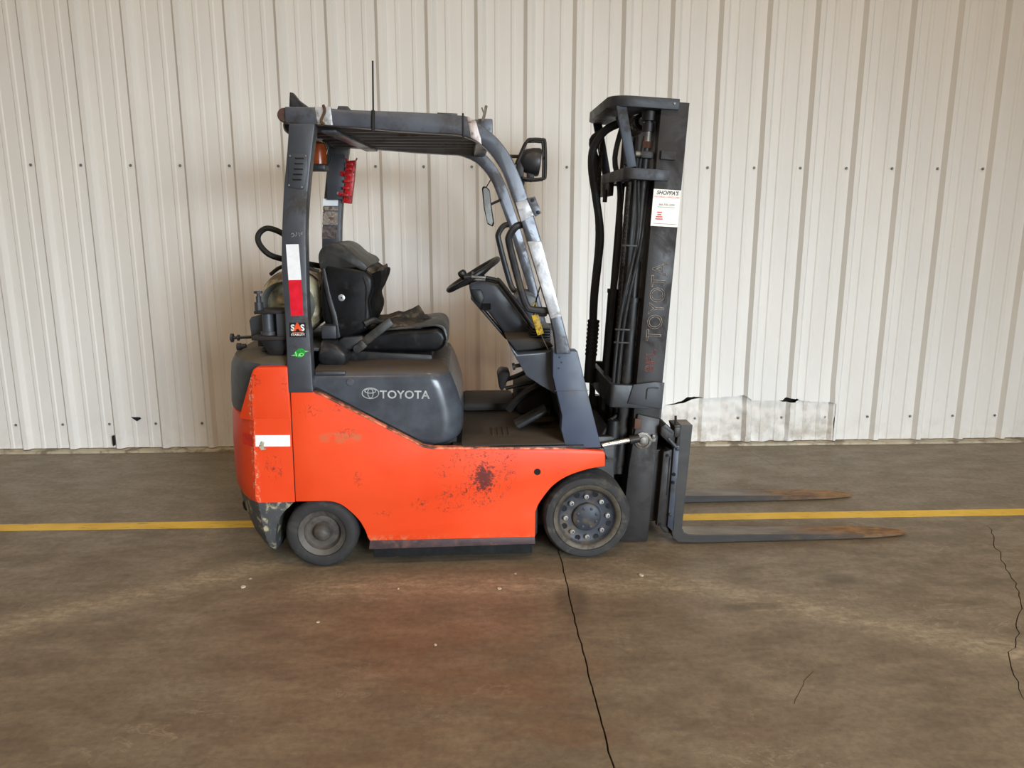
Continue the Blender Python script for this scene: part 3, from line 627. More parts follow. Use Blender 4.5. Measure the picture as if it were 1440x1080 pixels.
for pts in ([(-.659, 1.459), (-.652, 1.464), (-.648, 1.458), (-.651, 1.451), (-.658, 1.449)], [(-.644, 1.458), (-.643, 1.451)], [(-.637, 1.468), (-.637, 1.459), (-.640, 1.452)], [(-.628, 1.467), (-.627, 1.458), (-.624, 1.451)], [(-.612, 1.468), (-.620, 1.464), (-.619, 1.459), (-.613, 1.462)]):
    chk.tube([(x, -.5022, z) for x, z in pts], .0009, 5, smooth=3)
chk.build('chalk_number', m_sprint, gd)
# silver tape and wraps
tw = [(-.540, 1.9535), (-.478, 1.9525), (-.472, 1.883), (-.532, 1.886)]
B().prism(tw, -.503, -.437, 'y', .002).wobble(.002, 60, 3).build('tape_wrap', m_silver, gd)
B().tube([(-.506, -.506, 1.958), (-.500, -.508, 1.935), (-.516, -.506, 1.90), (-.505, -.506, 1.885)], .006, 6, smooth=4).build('brown_cord', M('brown_cord', (84, 62, 44), .8), gd)
B().prism([(.058, 1.923), (.094, 1.904), (.118, 1.815), (.072, 1.840)], -.5025, -.4375, 'y', .002).wobble(.003, 50, 3).build('tape_wrap', m_pink, gd)
B().box(.038, .046, -.503, -.437, 1.842, 1.934, .002).build('cable_strap', m_hose, gd)
B().tube([(.118, -.49, 1.90), (.128, -.49, 1.93), (.136, -.48, 1.965)], .006, 6, smooth=4).tube([(.128, -.49, 1.93), (.118, -.485, 1.958)], .003, 5).build('twisted_wire', m_steel, gd)
sl = lambda a, b, t: (a[0] + (b[0] - a[0]) * t, a[1] + (b[1] - a[1]) * t)
B().prism([(.303, 1.43), (.360, 1.432), (.450, 1.118), (.404, 1.108)], -.5025, -.4375, 'y', .002).wobble(.0015, 40, 3).build('silver_wrap', m_silver, gd)
B().prism([(.253, 1.587), (.318, 1.605), (.348, 1.545), (.330, 1.535), (.277, 1.510)], -.5045, -.4975, 'y', .002).build('clamp_plate', m_silver, gd)
B().prism([(.300, 1.604), (.332, 1.612), (.360, 1.545), (.334, 1.530)], -.512, -.503, 'y', .002).build('clamp_plate', m_pillar, gd)
for x, z in ((.322, 1.597), (.346, 1.548)): B().cyl((x, -.518, z), (x, -.505, z), .008, 6, bev=.001).build('clamp_bolt', m_mast, gd)
tb = B(); tb.prism([(-.655, 2.022), (-.643, 2.020), (-.62, 1.99), (-.56, 1.955), (-.60, 1.953), (-.66, 1.953)], -.40, -.37, 'y', .003).wobble(.004, 20, 2).build('torn_flap', m_black, gd)
B().box(-.66, -.50, -.42, .35, 1.945, 1.958, .003).build('roof_tarp', m_black, gd)

# --- things mounted on the guard
al = B().lathe((-.665, -.36, 1.895), (0, -1, 0), [(0, .02), (.022, .02), (.030, .01), (.034, -.01), (.034, -.05), (0, -.05)], 24).build('backup_alarm', m_black, T)
be = B().box(-.655, -.575, -.11, -.01, 1.735, 1.765, .008).box(-.645, -.625, -.09, -.03, 1.765, 1.89, .003).build('beacon', m_black, T)
B().lathe((-.61, -.06, 1.765), (0, 0, 1), [(.036, 0), (.036, .06), (.030, .088), (.015, .098), (0, .1)], 24).build('beacon_lens', m_amber, be)
for i in range(4): B().tube([(-.59 + .008 * i, -.06, 1.87), (-.575 + .006 * i, -.05, 1.83), (-.585 + .01 * i, -.06, 1.79), (-.575, -.06, 1.76)], .003, 6, smooth=4).build('beacon_wire', m_hose, be)
an = B().cyl((-.307, -.505, 2.124), (-.312, -.505, 1.93), .0035, 10).cyl((-.312, -.505, 1.94), (-.315, -.505, 1.862), .007, 10).build('antenna', m_hose, T)
rb = B().prism([(-.648, 1.846), (-.556, 1.846), (-.570, 1.622), (-.660, 1.622)], .40, .428, 'y', .004).build('clip_bracket', m_grey, T)
rr_ = B(); rr_.prism([(-.549, 1.815), (-.502, 1.819), (-.515, 1.72), (-.535, 1.601), (-.577, 1.607), (-.56, 1.70)], .38, .43, 'y', .006)
rr_.tube([(-.548, .40, 1.815), (-.556, .40, 1.83)], .004, 6).tube([(-.504, .40, 1.817), (-.496, .40, 1.83)], .004, 6); rr_.build('red_clip', m_redp, rb)
for z in (1.80, 1.775, 1.745, 1.715, 1.68, 1.645): B().box(-.552 - (1.8 - z) * .18, -.518 - (1.8 - z) * .18, .373, .382, z - .007, z + .007, .002).build('clip_tooth', m_redp, rb)
B().box(-.585, -.545, .392, .41, 1.74, 1.765, .003).build('clip_arm', m_redp, rb)
B().box(-.60, -.57, .392, .41, 1.64, 1.66, .003).build('clip_arm', m_redp, rb)
B().cyl((-.60, .395, 1.655), (-.60, .402, 1.655), .007, 10).build('bracket_bolt', m_nut, rb)
fs = [(1.628, 1.592, m_white), (1.588, 1.568, m_label), (1.563, 1.495, m_label), (1.487, 1.424, m_label2)]
for a, b_, m_ in fs:
    x0 = -.684 - (1.628 - a) * .07
    B().prism([(x0, a), (x0 + .078, a), (x0 + .078 - (a - b_) * .08, b_), (x0 - (a - b_) * .08, b_)], .4285, .431, 'y', 0).build('warning_label', m_, gd)
wl = B().box(.262, .290, -.46, -.40, 1.69, 1.76, .004).tube([(.232, -.43, 1.775), (.29, -.43, 1.775)], .007, 8).build('work_light', m_mast, T)
hb = B(); hb.lathe((.325, -.43, 1.755), (.96, 0, -.12), [(0, -.05), (.03, -.05), (.046, -.03), (.055, .0), (.058, .026), (.054, .034), (0, .03)], 24); hb.build('lamp_housing', m_black, wl)
B().box(.305, .335, -.45, -.41, 1.685, 1.71, .004).cyl((.322, -.43, 1.672), (.322, -.43, 1.70), .006, 8).build('lamp_bracket', m_mast, wl)
for yy in (-.475, -.385):
    B().tube([(.262, yy, 1.745), (.282, yy, 1.79), (.302, yy, 1.832), (.32, yy, 1.839), (.362, yy, 1.838), (.376, yy, 1.825), (.378, yy, 1.70), (.366, yy, 1.684), (.31, yy, 1.681), (.285, yy, 1.686)], .006, 8, smooth=3).build('lamp_guard', m_mast, wl)
B().tube([(.378, -.475, 1.77), (.378, -.385, 1.77)], .005, 8).tube([(.33, -.475, 1.838), (.33, -.385, 1.838)], .005, 8).build('lamp_guard', m_mast, wl)
B().tube([(.285, -.43, 1.69), (.292, -.43, 1.668), (.284, -.43, 1.656), (.276, -.43, 1.664)], .005, 8, smooth=3).build('lamp_hook', m_mast, wl)
mi_o = [(.140, 1.682), (.147, 1.692), (.164, 1.690), (.181, 1.672), (.189, 1.60), (.204, 1.503), (.196, 1.486), (.168, 1.500), (.150, 1.58)]
mr = B().prism(mi_o, .375, .392, 'y', .004).build('rear_mirror', m_hole, T)
cxm, czm = .17, 1.59
B().prism([(cxm + (x - cxm) * .78, czm + (z - czm) * .92) for x, z in mi_o], .3725, .376, 'y', .0).build('mirror_glass', m_glass, mr)
B().tube([(.185, .385, 1.60), (.24, .44, 1.625)], .007, 8).build('mirror_arm', m_mast, mr)
B().tube([(.165, .385, 1.69), (.19, .42, 1.73)], .003, 6).build('mirror_wire', m_mast, mr)
for sgn, nm in ((-1, 'n'), (1, 'f')):
    B().tube([(.292, sgn * .455, 1.50), (.258, sgn * .46, 1.490), (.231, sgn * .46, 1.452), (.232, sgn * .46, 1.41), (.280, sgn * .46, 1.227), (.304, sgn * .46, 1.160), (.325, sgn * .46, 1.143), (.40, sgn * .455, 1.137)], .0155, 10, smooth=4).build('grab_handle', m_black, T)

# --- front cowl posts, dashboard, steering
CW = [(.417, .966), (.524, .965), (.639, .528), (.481, .526), (.458, .614), (.461, .677), (.418, .856)]
cwl = B().prism(CW, -.478, -.41, 'y', .005).build('cowl_post', m_cowl, T)
B().box(.427, .575, -.4795, -.474, .788, .791, .001).build('cowl_seam', m_grey, cwl)
for x, z in ((.446, .938), (.455, .915), (.443, .89)): B().cyl((x, -.4805, z), (x, -.476, z), .004, 8).build('cowl_rivet', m_mast, cwl)
c2_ = mirror_y(cwl, 'cowl_post')
fwl = B().prism([(.45, .80), (.50, .80), (.60, .55), (.50, .55), (.475, .62)], -.41, .41, 'y', .004).build('fire_wall', m_mat, T)
dsh = B().prism([(.232, .985), (.245, .955), (.262, .925), (.311, .841), (.378, .795), (.446, .755), (.50, .72), (.50, .955), (.437, .957), (.36, .945), (.27, .938)], -.40, .40, 'y', .008).build('dashboard', m_hood, T)
B().prism([(.222, 1.00), (.235, .985), (.265, .945), (.437, .962), (.42, .985), (.33, 1.0)], -.36, .36, 'y', .015, 3).wobble(.004, 20, 1).build('dash_tray', m_mat, dsh)
for i in range(7): B().box(.345 - .003 * i, .43, -.30, -.10, 1.038 - i * .0125, 1.043 - i * .0125, .002).build('vent_slat', m_black, dsh)
B().box(.35, .428, -.29, -.10, .955, 1.04, .006).build('vent_box', m_hole, dsh)
B().prism([(.30, 1.13), (.34, 1.165), (.405, 1.14), (.43, 1.05), (.445, .97), (.40, .97), (.36, 1.05)], .15, .40, 'y', .01).build('instrument_panel', m_grey, dsh)
B().box(.352, .40, -.40, -.37, 1.105, 1.135, .006).build('switch_box', m_grey, dsh)
B().tube([(.34, -.41, 1.125), (.333, -.41, 1.15), (.341, -.41, 1.170), (.349, -.41, 1.152), (.344, -.41, 1.125)], .003, 6, smooth=4).build('tag_tie', m_yel, dsh)
B().box(.3425, .3725, -.413, -.409, 1.026, 1.118, .002, Matrix.Rotation(R(-17), 4, 'Y')).build('yellow_tag', m_yel, dsh)
B().tube([(.372, -.41, 1.03), (.39, -.41, .99), (.405, -.41, .962)], .0025, 6, smooth=3).build('dash_cable', m_steel, dsh)
B().tube([(.37, -.41, 1.25), (.345, -.40, 1.15), (.34, -.39, 1.08)], .003, 6, smooth=3).build('dash_wire', m_hose, dsh)
col_ = B().prism([(.062, 1.223), (.070, 1.175), (.081, 1.152), (.115, 1.112), (.150, 1.096), (.241, .975), (.30, .965), (.373, 1.0), (.335, 1.06), (.199, 1.229), (.13, 1.245)], -.11, .07, 'y', .016, 3).build('steering_column', m_hood, T)
B().prism([(.07, 1.20), (.09, 1.15), (.12, 1.125), (.135, 1.16), (.12, 1.20)], -.116, -.10, 'y', .006).build('column_switch', m_black, col_)
B().box(.12, .165, -.118, -.10, 1.105, 1.135, .004).build('column_key', m_hole, col_)
B().prism([(.078, 1.165), (.245, .965), (.236, .96), (.07, 1.155)], -.10, .06, 'y', .003).build('column_edge', m_black, col_)
sw = B(); cs = Vector((.085, -.01, 1.263)); dd = Vector((.85, 0, .527)).normalized(); ee = Vector((0, 1, 0)); nn = dd.cross(ee).normalized()
if nn.z < 0: nn = -nn
sw.tube([cs + (dd * math.cos(a * math.pi / 20) + ee * math.sin(a * math.pi / 20)) * .138 for a in range(40)], .0135, 10, True)
for a in (90, 210, 330):
    q = dd * math.cos(R(a)) + ee * math.sin(R(a)); sw.tube([cs - nn * .02 + q * .03, cs + q * .135], .011, 8)
sw.lathe(cs, nn, [(0, .005), (.035, .0), (.045, -.02), (.045, -.05), (.03, -.09), (0, -.09)], 20); sw.build('steering_wheel', m_black, col_)
B().lathe((.040, -.12, 1.262), nn, [(.012, -.02), (.017, .0), (.020, .010), (.020, .022), (.014, .030), (0, .032)], 16).build('steering_knob', m_black, col_)
for i, yy in enumerate((-.17, -.14)):
    o_ = i * .012
    B().tube([(.04, yy, 1.262 - o_), (.075, yy, 1.264 - o_)], .011, 10).tube([(.14, yy, 1.26 - o_), (.188, yy, 1.249 - o_), (.215, yy, 1.232 - o_), (.36, yy, 1.035 - o_)], .0085, 10, smooth=4).build('lever', m_black, col_)
    B().tube([(.07, yy, 1.264 - o_), (.145, yy, 1.259 - o_)], .0065, 10).build('lever_shaft', m_chrome, col_)
pd = B().prism([(.27, .575), (.29, .56), (.43, .635), (.42, .655)], -.26, -.14, 'y', .006).box(.40, .44, -.22, -.18, .61, .64, .004).build('accelerator_pedal', m_black, T)
bp = B().prism([(.20, .77), (.215, .795), (.26, .79), (.262, .765), (.225, .69), (.21, .70)], -.02, .10, 'y', .008).tube([(.24, .04, .735), (.30, .04, .755), (.40, .04, .80)], .012, 8, smooth=3).tube([(.24, .0, .70), (.33, .0, .72), (.44, .0, .74)], .010, 8, smooth=3).build('brake_pedal', m_black, T)
B().box(.225, .245, -.0, .06, .70, .722, .004).build('pedal_pad', m_steel, bp)
B().tube([(.25, -.05, .60), (.30, -.05, .66), (.40, -.05, .72), (.47, -.05, .74)], .022, 8, smooth=3).build('pedal_linkage', m_grease, bp)
B().box(.30, .48, .02, .36, .56, .70, .02).build('pedal_box', m_mat, T)
B().cyl((.255, -.33, .872), (.305, -.33, .880), .009, 10).cyl((.252, -.33, .8715), (.264, -.33, .8733), .016, 12).build('dash_knob', m_black, dsh)

# --- fuel tank bracket (fixed to the truck)
tbk = B(); tbk.prism([(-.905, 1.085), (-.895, 1.10), (-.822, 1.12), (-.73, 1.135), (-.70, 1.135), (-.70, .96), (-.84, .96), (-.86, 1.0), (-.90, 1.01)], -.30, -.285, 'y', .004)
tbk.box(-.85, -.55, -.34, .42, .952, .968, .003); tbk.prism([(-.88, .966), (-.85, .966), (-.85, 1.015), (-.88, 1.025)], -.28, .42, 'y', .003)
tk = tbk.build('tank_bracket', m_grey, T)
B().box(-.845, -.70, -.44, -.30, 1.128, 1.142, .003).build('bracket_plate', m_mast, tk)
B().cyl((-.80, -.39, 1.045), (-.80, -.39, 1.13), .024, 18).cyl((-.80, -.39, 1.035), (-.80, -.39, 1.05), .034, 18).build('bracket_post', m_grey, tk)
B().box(-.755, -.70, -.44, -.30, 1.02, 1.13, .003).build('bracket_plate', m_grey, tk)
B().box(-.86, -.70, -.45, -.30, 1.018, 1.034, .003).build('bracket_plate', m_mast, tk)
B().prism([(-.835, 1.02), (-.71, 1.02), (-.74, .95), (-.80, .95)], -.42, -.32, 'y', .004).build('bracket_foot', m_grease, tk)
B().cyl((-.832, -.40, 1.14), (-.832, -.40, 1.20), .011, 10).cyl((-.832, -.40, 1.20), (-.832, -.40, 1.215), .007, 10).cyl((-.832, -.40, 1.212), (-.832, -.40, 1.222), .018, 6).cyl((-.832, -.40, 1.14), (-.832, -.40, 1.175), .018, 10).build('bracket_bolt', m_mastg, tk)
B().cyl((-.995, -.26, 1.003), (-.90, -.27, 1.008), .007, 10).cyl((-1.0, -.26, 1.003), (-.99, -.26, 1.003), .020, 10).cyl((-.97, -.265, 1.004), (-.962, -.265, 1.004), .014, 8).build('latch_pin', m_black, tk)
B().box(-.595, -.53, -.30, .30, 1.0, 1.06, .006).build('bracket_beam', m_mastg, tk)
B().box(-.598, -.56, -.22, .2, 1.13, 1.30, .006).build('radiator_housing', m_black, tk)
fh = B().tube([(-.62, -.10, 1.31), (-.68, -.2, 1.33), (-.747, -.3, 1.352), (-.80, -.32, 1.375), (-.838, -.31, 1.42), (-.838, -.30, 1.458), (-.80, -.30, 1.482), (-.74, -.30, 1.461), (-.70, -.30, 1.42)], .0125, 10, smooth=5).build('fuel_hose', m_hose, T)
B().tube([(-.80, -.30, 1.285), (-.75, -.31, 1.318), (-.68, -.3, 1.325), (-.60, -.26, 1.295)], .008, 8, smooth=4).build('fuel_hose', m_hose, T)

# --- wheels
def wheel(name, x, y, r, w, sgn, front):
    """sgn -1: outer face towards the camera"""
    ax = (0, sgn, 0); y_in = y - sgn * w
    if front:
        b = B(); b.lathe((x, y, r), ax, [(0, -.02), (.055, -.02), (.062, -.018), (.068, -.026), (.118, -.028), (.126, -.022), (.132, -.012)], 40)
        rim = b.build(name, m_rim, T, 40)
        B().lathe((x, y, r), ax, [(.126, -.022), (.133, -.011), (.140, -.004), (.152, -.002), (.156, -.006), (.156, -.03)], 48).build('rim_edge', m_rimring, rim, 40)
        B().lathe((x, y, r), ax, [(.154, -.012), (.158, -.003), (.172, -.0), (.186, -.004), (r - .006, -.016), (r, -.03), (r, -w + .02), (r - .01, -w), (.12, -w)], 56).build('tire', m_tread, rim, 40)
        B().lathe((x, y, r), ax, [(0, -.004), (.055, -.006), (.064, -.012), (.067, -.026)], 32).build('hub_cap', m_rim, rim, 40)
        for i in range(8):
            a = 2 * math.pi * i / 8 + R(2)
            p = Vector((x + .096 * math.cos(a), y, r + .096 * math.sin(a)))
            B().lathe(p, ax, [(.0125, -.028), (.0125, -.021), (.0105, -.0135), (.0075, -.013), (.0065, -.020), (0, -.020)], 12).build('lug_nut', m_nut, rim, 30)
            a += math.pi / 8; p = Vector((x + .110 * math.cos(a), y, r + .110 * math.sin(a)))
            B().lathe(p, ax, [(0, -.0272), (.0115, -.0272), (.013, -.026), (.014, -.028)], 14).build('rim_hole', m_hole, rim, 30)
            a2 = 2 * math.pi * i / 8 + R(20); p = Vector((x + .046 * math.cos(a2), y, r + .046 * math.sin(a2)))
            B().cyl(p + Vector(ax) * -.012, p + Vector(ax) * -.003, .0075, 6, bev=.001).build('hub_bolt', m_rim, rim)
    else:
        b = B(); b.lathe((x, y, r), ax, [(0, -.012), (.040, -.030), (.045, -.040), (.070, -.042), (.078, -.034), (.082, -.020), (.096, -.014), (.106, -.010)], 40)
        rim = b.build(name, m_rrim, T, 40)
        B().lathe((x, y, r), ax, [(.102, -.016), (.107, -.004), (.115, .0), (.140, -.001), (r - .010, -.006), (r - .001, -.018), (r, -.03), (r, -w + .02), (r - .008, -w), (.10, -w)], 56).build('tire', m_rub, rim, 40)
        B().lathe((x, y, r), ax, [(0, .004), (.012, .003), (.030, -.004), (.038, -.014), (.041, -.036)], 28).build('hub_cap', m_rrim, rim, 40)
    return rim
wheel('front_wheel', .582, -.486, .20, .165, -1, True); wheel('front_wheel', .582, .486, .20, .165, 1, True)
wheel('rear_wheel', -.602, -.497, .159, .14, -1, False); wheel('rear_wheel', -.602, .497, .159, .14, 1, False)

# --- mast (built upright, then leaned forward)
MT = Matrix.Translation((.787, 0, 0)) @ Matrix.Rotation(R(3.1), 4, 'Y')
def mb(b, name, mat, parent, sm=35): return b.build(name, mat, parent, sm, MT)
def uplate(z0, z1, u0, u1, yw=.31, th=.03, rad=.05):
    """U-shaped plate round the back of the mast, seen from above"""
    o = [(u1, -yw)] + [(u0 + rad - rad * math.sin(a), -yw + rad - rad * math.cos(a)) for a in [i * math.pi / 12 for i in range(7)]]
    o += [(x, -y) for x, y in o[::-1]]
    yi, ri = yw - th, rad * .6
    i_ = [(u1, yi)] + [(u0 + th + ri - ri * math.sin(a), yi - ri + ri * math.cos(a)) for a in [i * math.pi / 12 for i in range(7)]]
    i_ += [(x, -y) for x, y in i_[::-1]]
    return B().prism(o + i_, z0, z1, 'z', .003)
mast = mb(uplate(1.988, 2.033, -.225, .075, .315, .16, .09), 'mast', m_mastg, T)
for sgn in (-1, 1):
    b = B(); a, c_ = (.30, .282)
    b.box(.0, .122, sgn * a if sgn < 0 else c_, -c_ if sgn < 0 else a, .012, 2.022, .002)
    for u0, u1 in ((.0, .02), (.102, .122)):
        y0, y1 = sorted((sgn * .283, sgn * .215)); b.box(u0, u1, y0, y1, .012, 2.02, .002)
    mb(b, 'outer_rail', m_mast, mast)
    b = B(); y0, y1 = sorted((sgn * .21, sgn * .195)); b.box(.008, .116, y0, y1, .03, 1.93, .002)
    for u0, u1 in ((.008, .026), (.098, .116)):
        y0, y1 = sorted((sgn * .265, sgn * .15)); b.box(u0, u1, y0, y1, .03, 1.93, .002)
    mb(b, 'inner_rail', m_grease, mast)
    y0, y1 = sorted((sgn * .302, sgn * .318))
    b = B(); b.prism([(-.015, .012), (.118, .012), (.121, .62), (.015, .64), (-.005, .40)], y0, y1, 'y', .004); mb(b, 'axle_plate', m_mast, mast)
    b = B(); b.cyl((-.035, sgn * .235, .33), (-.035, sgn * .235, 1.15), .027, 20); b.cyl((-.035, sgn * .235, 1.15), (-.035, sgn * .235, 1.17), .031, 20); b.cyl((-.035, sgn * .235, .33), (-.035, sgn * .235, .36), .031, 20); mb(b, 'lift_cylinder', m_grease, mast)
    b = B(); b.cyl((-.035, sgn * .235, 1.17), (-.035, sgn * .235, 1.99), .017, 16); mb(b, 'lift_rod', m_mast, mast)
    # slanted brace under the top plate
    b = B(); y0, y1 = sorted((sgn * .30, sgn * .285)); b.prism([(-.195, 1.99), (-.150, 1.99), (-.085, 1.745), (-.125, 1.735)], y0, y1, 'y', .003); mb(b, 'top_brace', m_cblue, mast)
mb(uplate(1.690, 1.738, -.14, .06, .312, .05, .04), 'mast_tie', m_mastg, mast)
mb(uplate(.668, .775, -.122, .06, .318, .03, .02), 'mast_tie', m_mastg, mast)
b = B(); b.prism([(-.04, .69), (.123, .67), (.125, .795), (.08, .797), (-.02, .78)], -.325, -.317, 'y', .003); mb(b, 'tie_plate', m_mastg, mast)
b = B(); b.tube([(.045, -.327, .715), (.045, -.327, .755), (.055, -.327, .768), (.10, -.327, .770)], .003, 6, smooth=3); mb(b, 'tie_weld', m_mast, mast)
# cylinder and chain in the middle
b = B(); b.cyl((.055, -.05, .12), (.055, -.05, 1.30), .040, 24); b.cyl((.055, -.05, 1.30), (.055, -.05, 1.33), .045, 24); mb(b, 'centre_cylinder', m_grease, mast)
b = B(); b.cyl((.055, -.05, 1.33), (.055, -.05, 1.93), .026, 20); mb(b, 'centre_rod', m_mast, mast)
def chain(u, y, z0, z1):
    b = B(); n = int((z1 - z0) / .019)
    for i in range(n):
        z = z0 + i * .019; off = .004 if i % 2 else 0.0
        for k in (-.012, 0, .012): b.box(u - .008, u + .008, y + k + off - .0015, y + k + off + .0015, z - .003, z + .020, 0)
    for i in range(n): b.cyl((u, y - .018, z0 + i * .019), (u, y + .02, z0 + i * .019), .0045, 6)
    return b
mb(chain(-.012, -.165, .30, 1.72), 'lift_chain', m_chain, mast, 0); mb(chain(-.012, .165, .30, 1.72), 'lift_chain', m_chain, mast, 0)
mb(chain(-.16, .20, 1.66, 1.93), 'lift_chain', m_chain, mast, 0)
# chain anchor under the top plate
b = B(); b.cyl((-.035, -.235, 1.90), (-.035, -.235, 1.935), .026, 16); b.cyl((-.035, -.235, 1.945), (-.035, -.235, 1.985), .032, 16); mb(b, 'chain_anchor', m_mast, mast)
b = B(); b.cyl((-.035, -.235, 1.855), (-.035, -.235, 1.90), .0185, 14); mb(b, 'anchor_rod', m_steel, mast)
b = B(); b.cyl((-.035, -.235, 1.83), (-.035, -.235, 1.858), .024, 6); mb(b, 'anchor_nut', M('rusty_nut', (84, 56, 44), .6, .3), mast)
b = B(); b.box(-.065, -.005, -.27, -.21, 1.785, 1.815, .004); b.cyl((-.085, -.262, 1.80), (-.06, -.262, 1.80), .014, 12); mb(b, 'anchor_clamp', m_mast, mast)
b = B(); b.cyl((-.088, -.264, 1.80), (-.068, -.264, 1.80), .013, 12); mb(b, 'anchor_bolt', m_steel, mast)
b = B(); b.box(.014, .082, -.316, -.298, 1.780, 1.818, .003); mb(b, 'rail_bracket', m_mastg, mast)
b = B(); b.cyl((.035, -.29, 1.992), (.035, -.29, 1.74), .008, 10); mb(b, 'guide_rod', m_mastg, mast)
for u, w_ in ((.052, 2.012),): 
    b = B(); b.cyl((u, -.319, w_), (u, -.313, w_), .005, 10); mb(b, 'plate_bolt', m_steel, mast)
b = B(); b.lathe((-.04, .04, 1.955), (0, 1, 0), [(.02, -.02), (.045, -.02), (.040, -.008), (.040, .008), (.045, .02), (.02, .02)], 24); mb(b, 'chain_pulley', m_grease, mast); b = B(); b.lathe((-.04, -.13, 1.955), (0, 1, 0), [(.02, -.02), (.038, -.02), (.033, -.008), (.033, .008), (.038, .02), (.02, .02)], 24); mb(b, 'chain_pulley', m_grease, mast)
# hoses
def hose(pts, r, m_=m_hose): mb(B().tube(pts, r, 10, smooth=5), 'hydraulic_hose', m_, mast)
hose([(-.10, .05, 1.97), (-.17, .08, 1.93), (-.215, .10, 1.85), (-.215, .10, 1.75), (-.185, .10, 1.62), (-.150, .10, 1.45), (-.150, .10, 1.30), (-.155, .10, 1.15), (-.150, .10, .95), (-.145, .10, .70)], .020)
hose([(-.14, .19, 1.95), (-.205, .22, 1.90), (-.17, .22, 1.78), (-.155, .22, 1.6), (-.135, .22, 1.4), (-.14, .22, 1.1), (-.12, .22, .8), (-.10, .22, .55)], .016)
hose([(-.02, -.22, 1.98), (-.05, -.24, 1.85), (-.06, -.24, 1.70), (-.045, -.25, 1.50), (-.055, -.25, 1.35), (-.08, -.26, 1.20), (-.095, -.26, 1.05), (-.10, -.26, .85), (-.10, -.26, .72)], .009)
hose([(-.005, -.235, 1.72), (-.018, -.245, 1.55), (-.030, -.25, 1.38), (-.060, -.255, 1.18), (-.075, -.255, 1.0), (-.08, -.255, .74)], .009)
hose([(-.10, .0, 1.96), (-.13, -.02, 1.80), (-.10, -.05, 1.65), (-.09, -.08, 1.4), (-.10, -.08, 1.0), (-.10, -.08, .6)], .013)
hose([(-.15, -.1, 1.97), (-.12, -.14, 1.88), (-.11, -.18, 1.76)], .008)
hose([(-.09, -.25, .60), (-.13, -.26, .52), (-.16, -.26, .44), (-.17, -.25, .40)], .009)
hose([(-.05, -.22, .62), (-.10, -.24, .57), (-.09, -.25, .50), (-.14, -.26, .45)], .008)
b = B(); b.cyl((-.150, .10, .70), (-.150, .10, 1.02), .028, 16)
for i in range(9): b.cyl((-.150, .10, .84 + i * .021), (-.150, .10, .850 + i * .021), .031, 16)
mb(b, 'hose_sleeve', m_hose, mast)
for z in (1.40, 1.02, .96):
    b = B(); b.box(-.115, -.045, -.272, -.262, z, z + .008, .001); mb(b, 'hose_clip', m_mast, mast)
b = B(); b.box(-.135, -.110, .05, .28, 1.63, 1.70, .004); b.cyl((-.14, .1, 1.60), (-.14, .1, 1.66), .011, 8); mb(b, 'hose_bracket', m_grease, mast)
# side sticker and the ghost of old lettering
stk = [(.006, .0), (.129, .004), (.129, .163), (.006, .163)]
sz = 1.505; sk = [(-.001, 1.655), (.121, 1.655), (.121, 1.496), (-.001, 1.496)]
b = B(); b.prism(sk, -.3016, -.3, 'y', 0); mb(b, 'dealer_sticker', m_cream, mast, 0)
def st(s_, size, u, w_, m_, **k): text('sticker_lettering', s_, size, u, w_, -.302, m_, mast, xf=MT, ext=.0002, **k)
st("SHOPPA'S", .0235, .061, 1.640, m_bprint, shear=.25, bold=.0006, sx=.96); st('MATERIAL HANDLING', .0115, .061, 1.6225, m_rprint, sx=.98)
st('866-506-2200', .0125, .063, 1.590, m_bprint)
def strip(u0, u1, w_, h, m_): mb(B().box(u0, u1, -.3022, -.3015, w_ - h / 2, w_ + h / 2, 0), 'sticker_print', m_, mast, 0)   # print too small to read
strip(.022, .100, 1.5795, .0022, m_gprint)
for i, hw_ in enumerate((.011, .009, .015, .017)): strip(.034 - hw_, .034 + hw_, 1.556 - i * .0095, .0055, m_rprint)
strip(.010, .114, 1.5075, .0022, m_gprint)
text('mast_lettering', 'TOYOTA', .098, .062, 1.160, -.3015, m_outl, mast, R(90), outline=.0018, sx=.89, xf=MT, spacing=.98)
text('mast_lettering', '8FL', .062, .056, .890, -.3015, m_outr, mast, R(90), outline=.0013, sx=1.1, xf=MT, spacing=1.1)
# pivot pin at mid height
b = B(); b.lathe((.048, -.318, .517), (0, -1, 0), [(.04, 0), (.040, .010), (.030, .012), (.028, .006), (.018, .006), (.017, .016), (.010, .018), (0, .018)], 28); mb(b, 'pivot_pin', m_steel, mast)
b = B(); b.box(.075, .108, -.330, -.318, .512, .532, .003); b.box(.088, .104, -.333, -.318, .525, .548, .003); mb(b, 'pin_keeper', m_steel, mast)
b = B(); b.box(.002, .034, -.326, -.318, .57, .62, .003); mb(b, 'pin_stop', M('rust_brown', (78, 50, 38), .7), mast)
for sgn in (-1, 1):
    tc = B().cyl((.60, sgn * .335, .483), (.835, sgn * .325, .523), .012, 14).build('tilt_cylinder', m_chrome, T)
    B().cyl((.30, sgn * .33, .44), (.62, sgn * .335, .487), .03, 16).build('tilt_barrel', m_grease, tc)
    B().cyl((.80, sgn * .326, .517), (.845, sgn * .326, .525), .020, 12).build('tilt_end', m_mast, tc)
    B().cyl((.725, sgn * .27, .34), (.735, sgn * .27, .60), .030, 18).build('tilt_support', m_grease, tc)

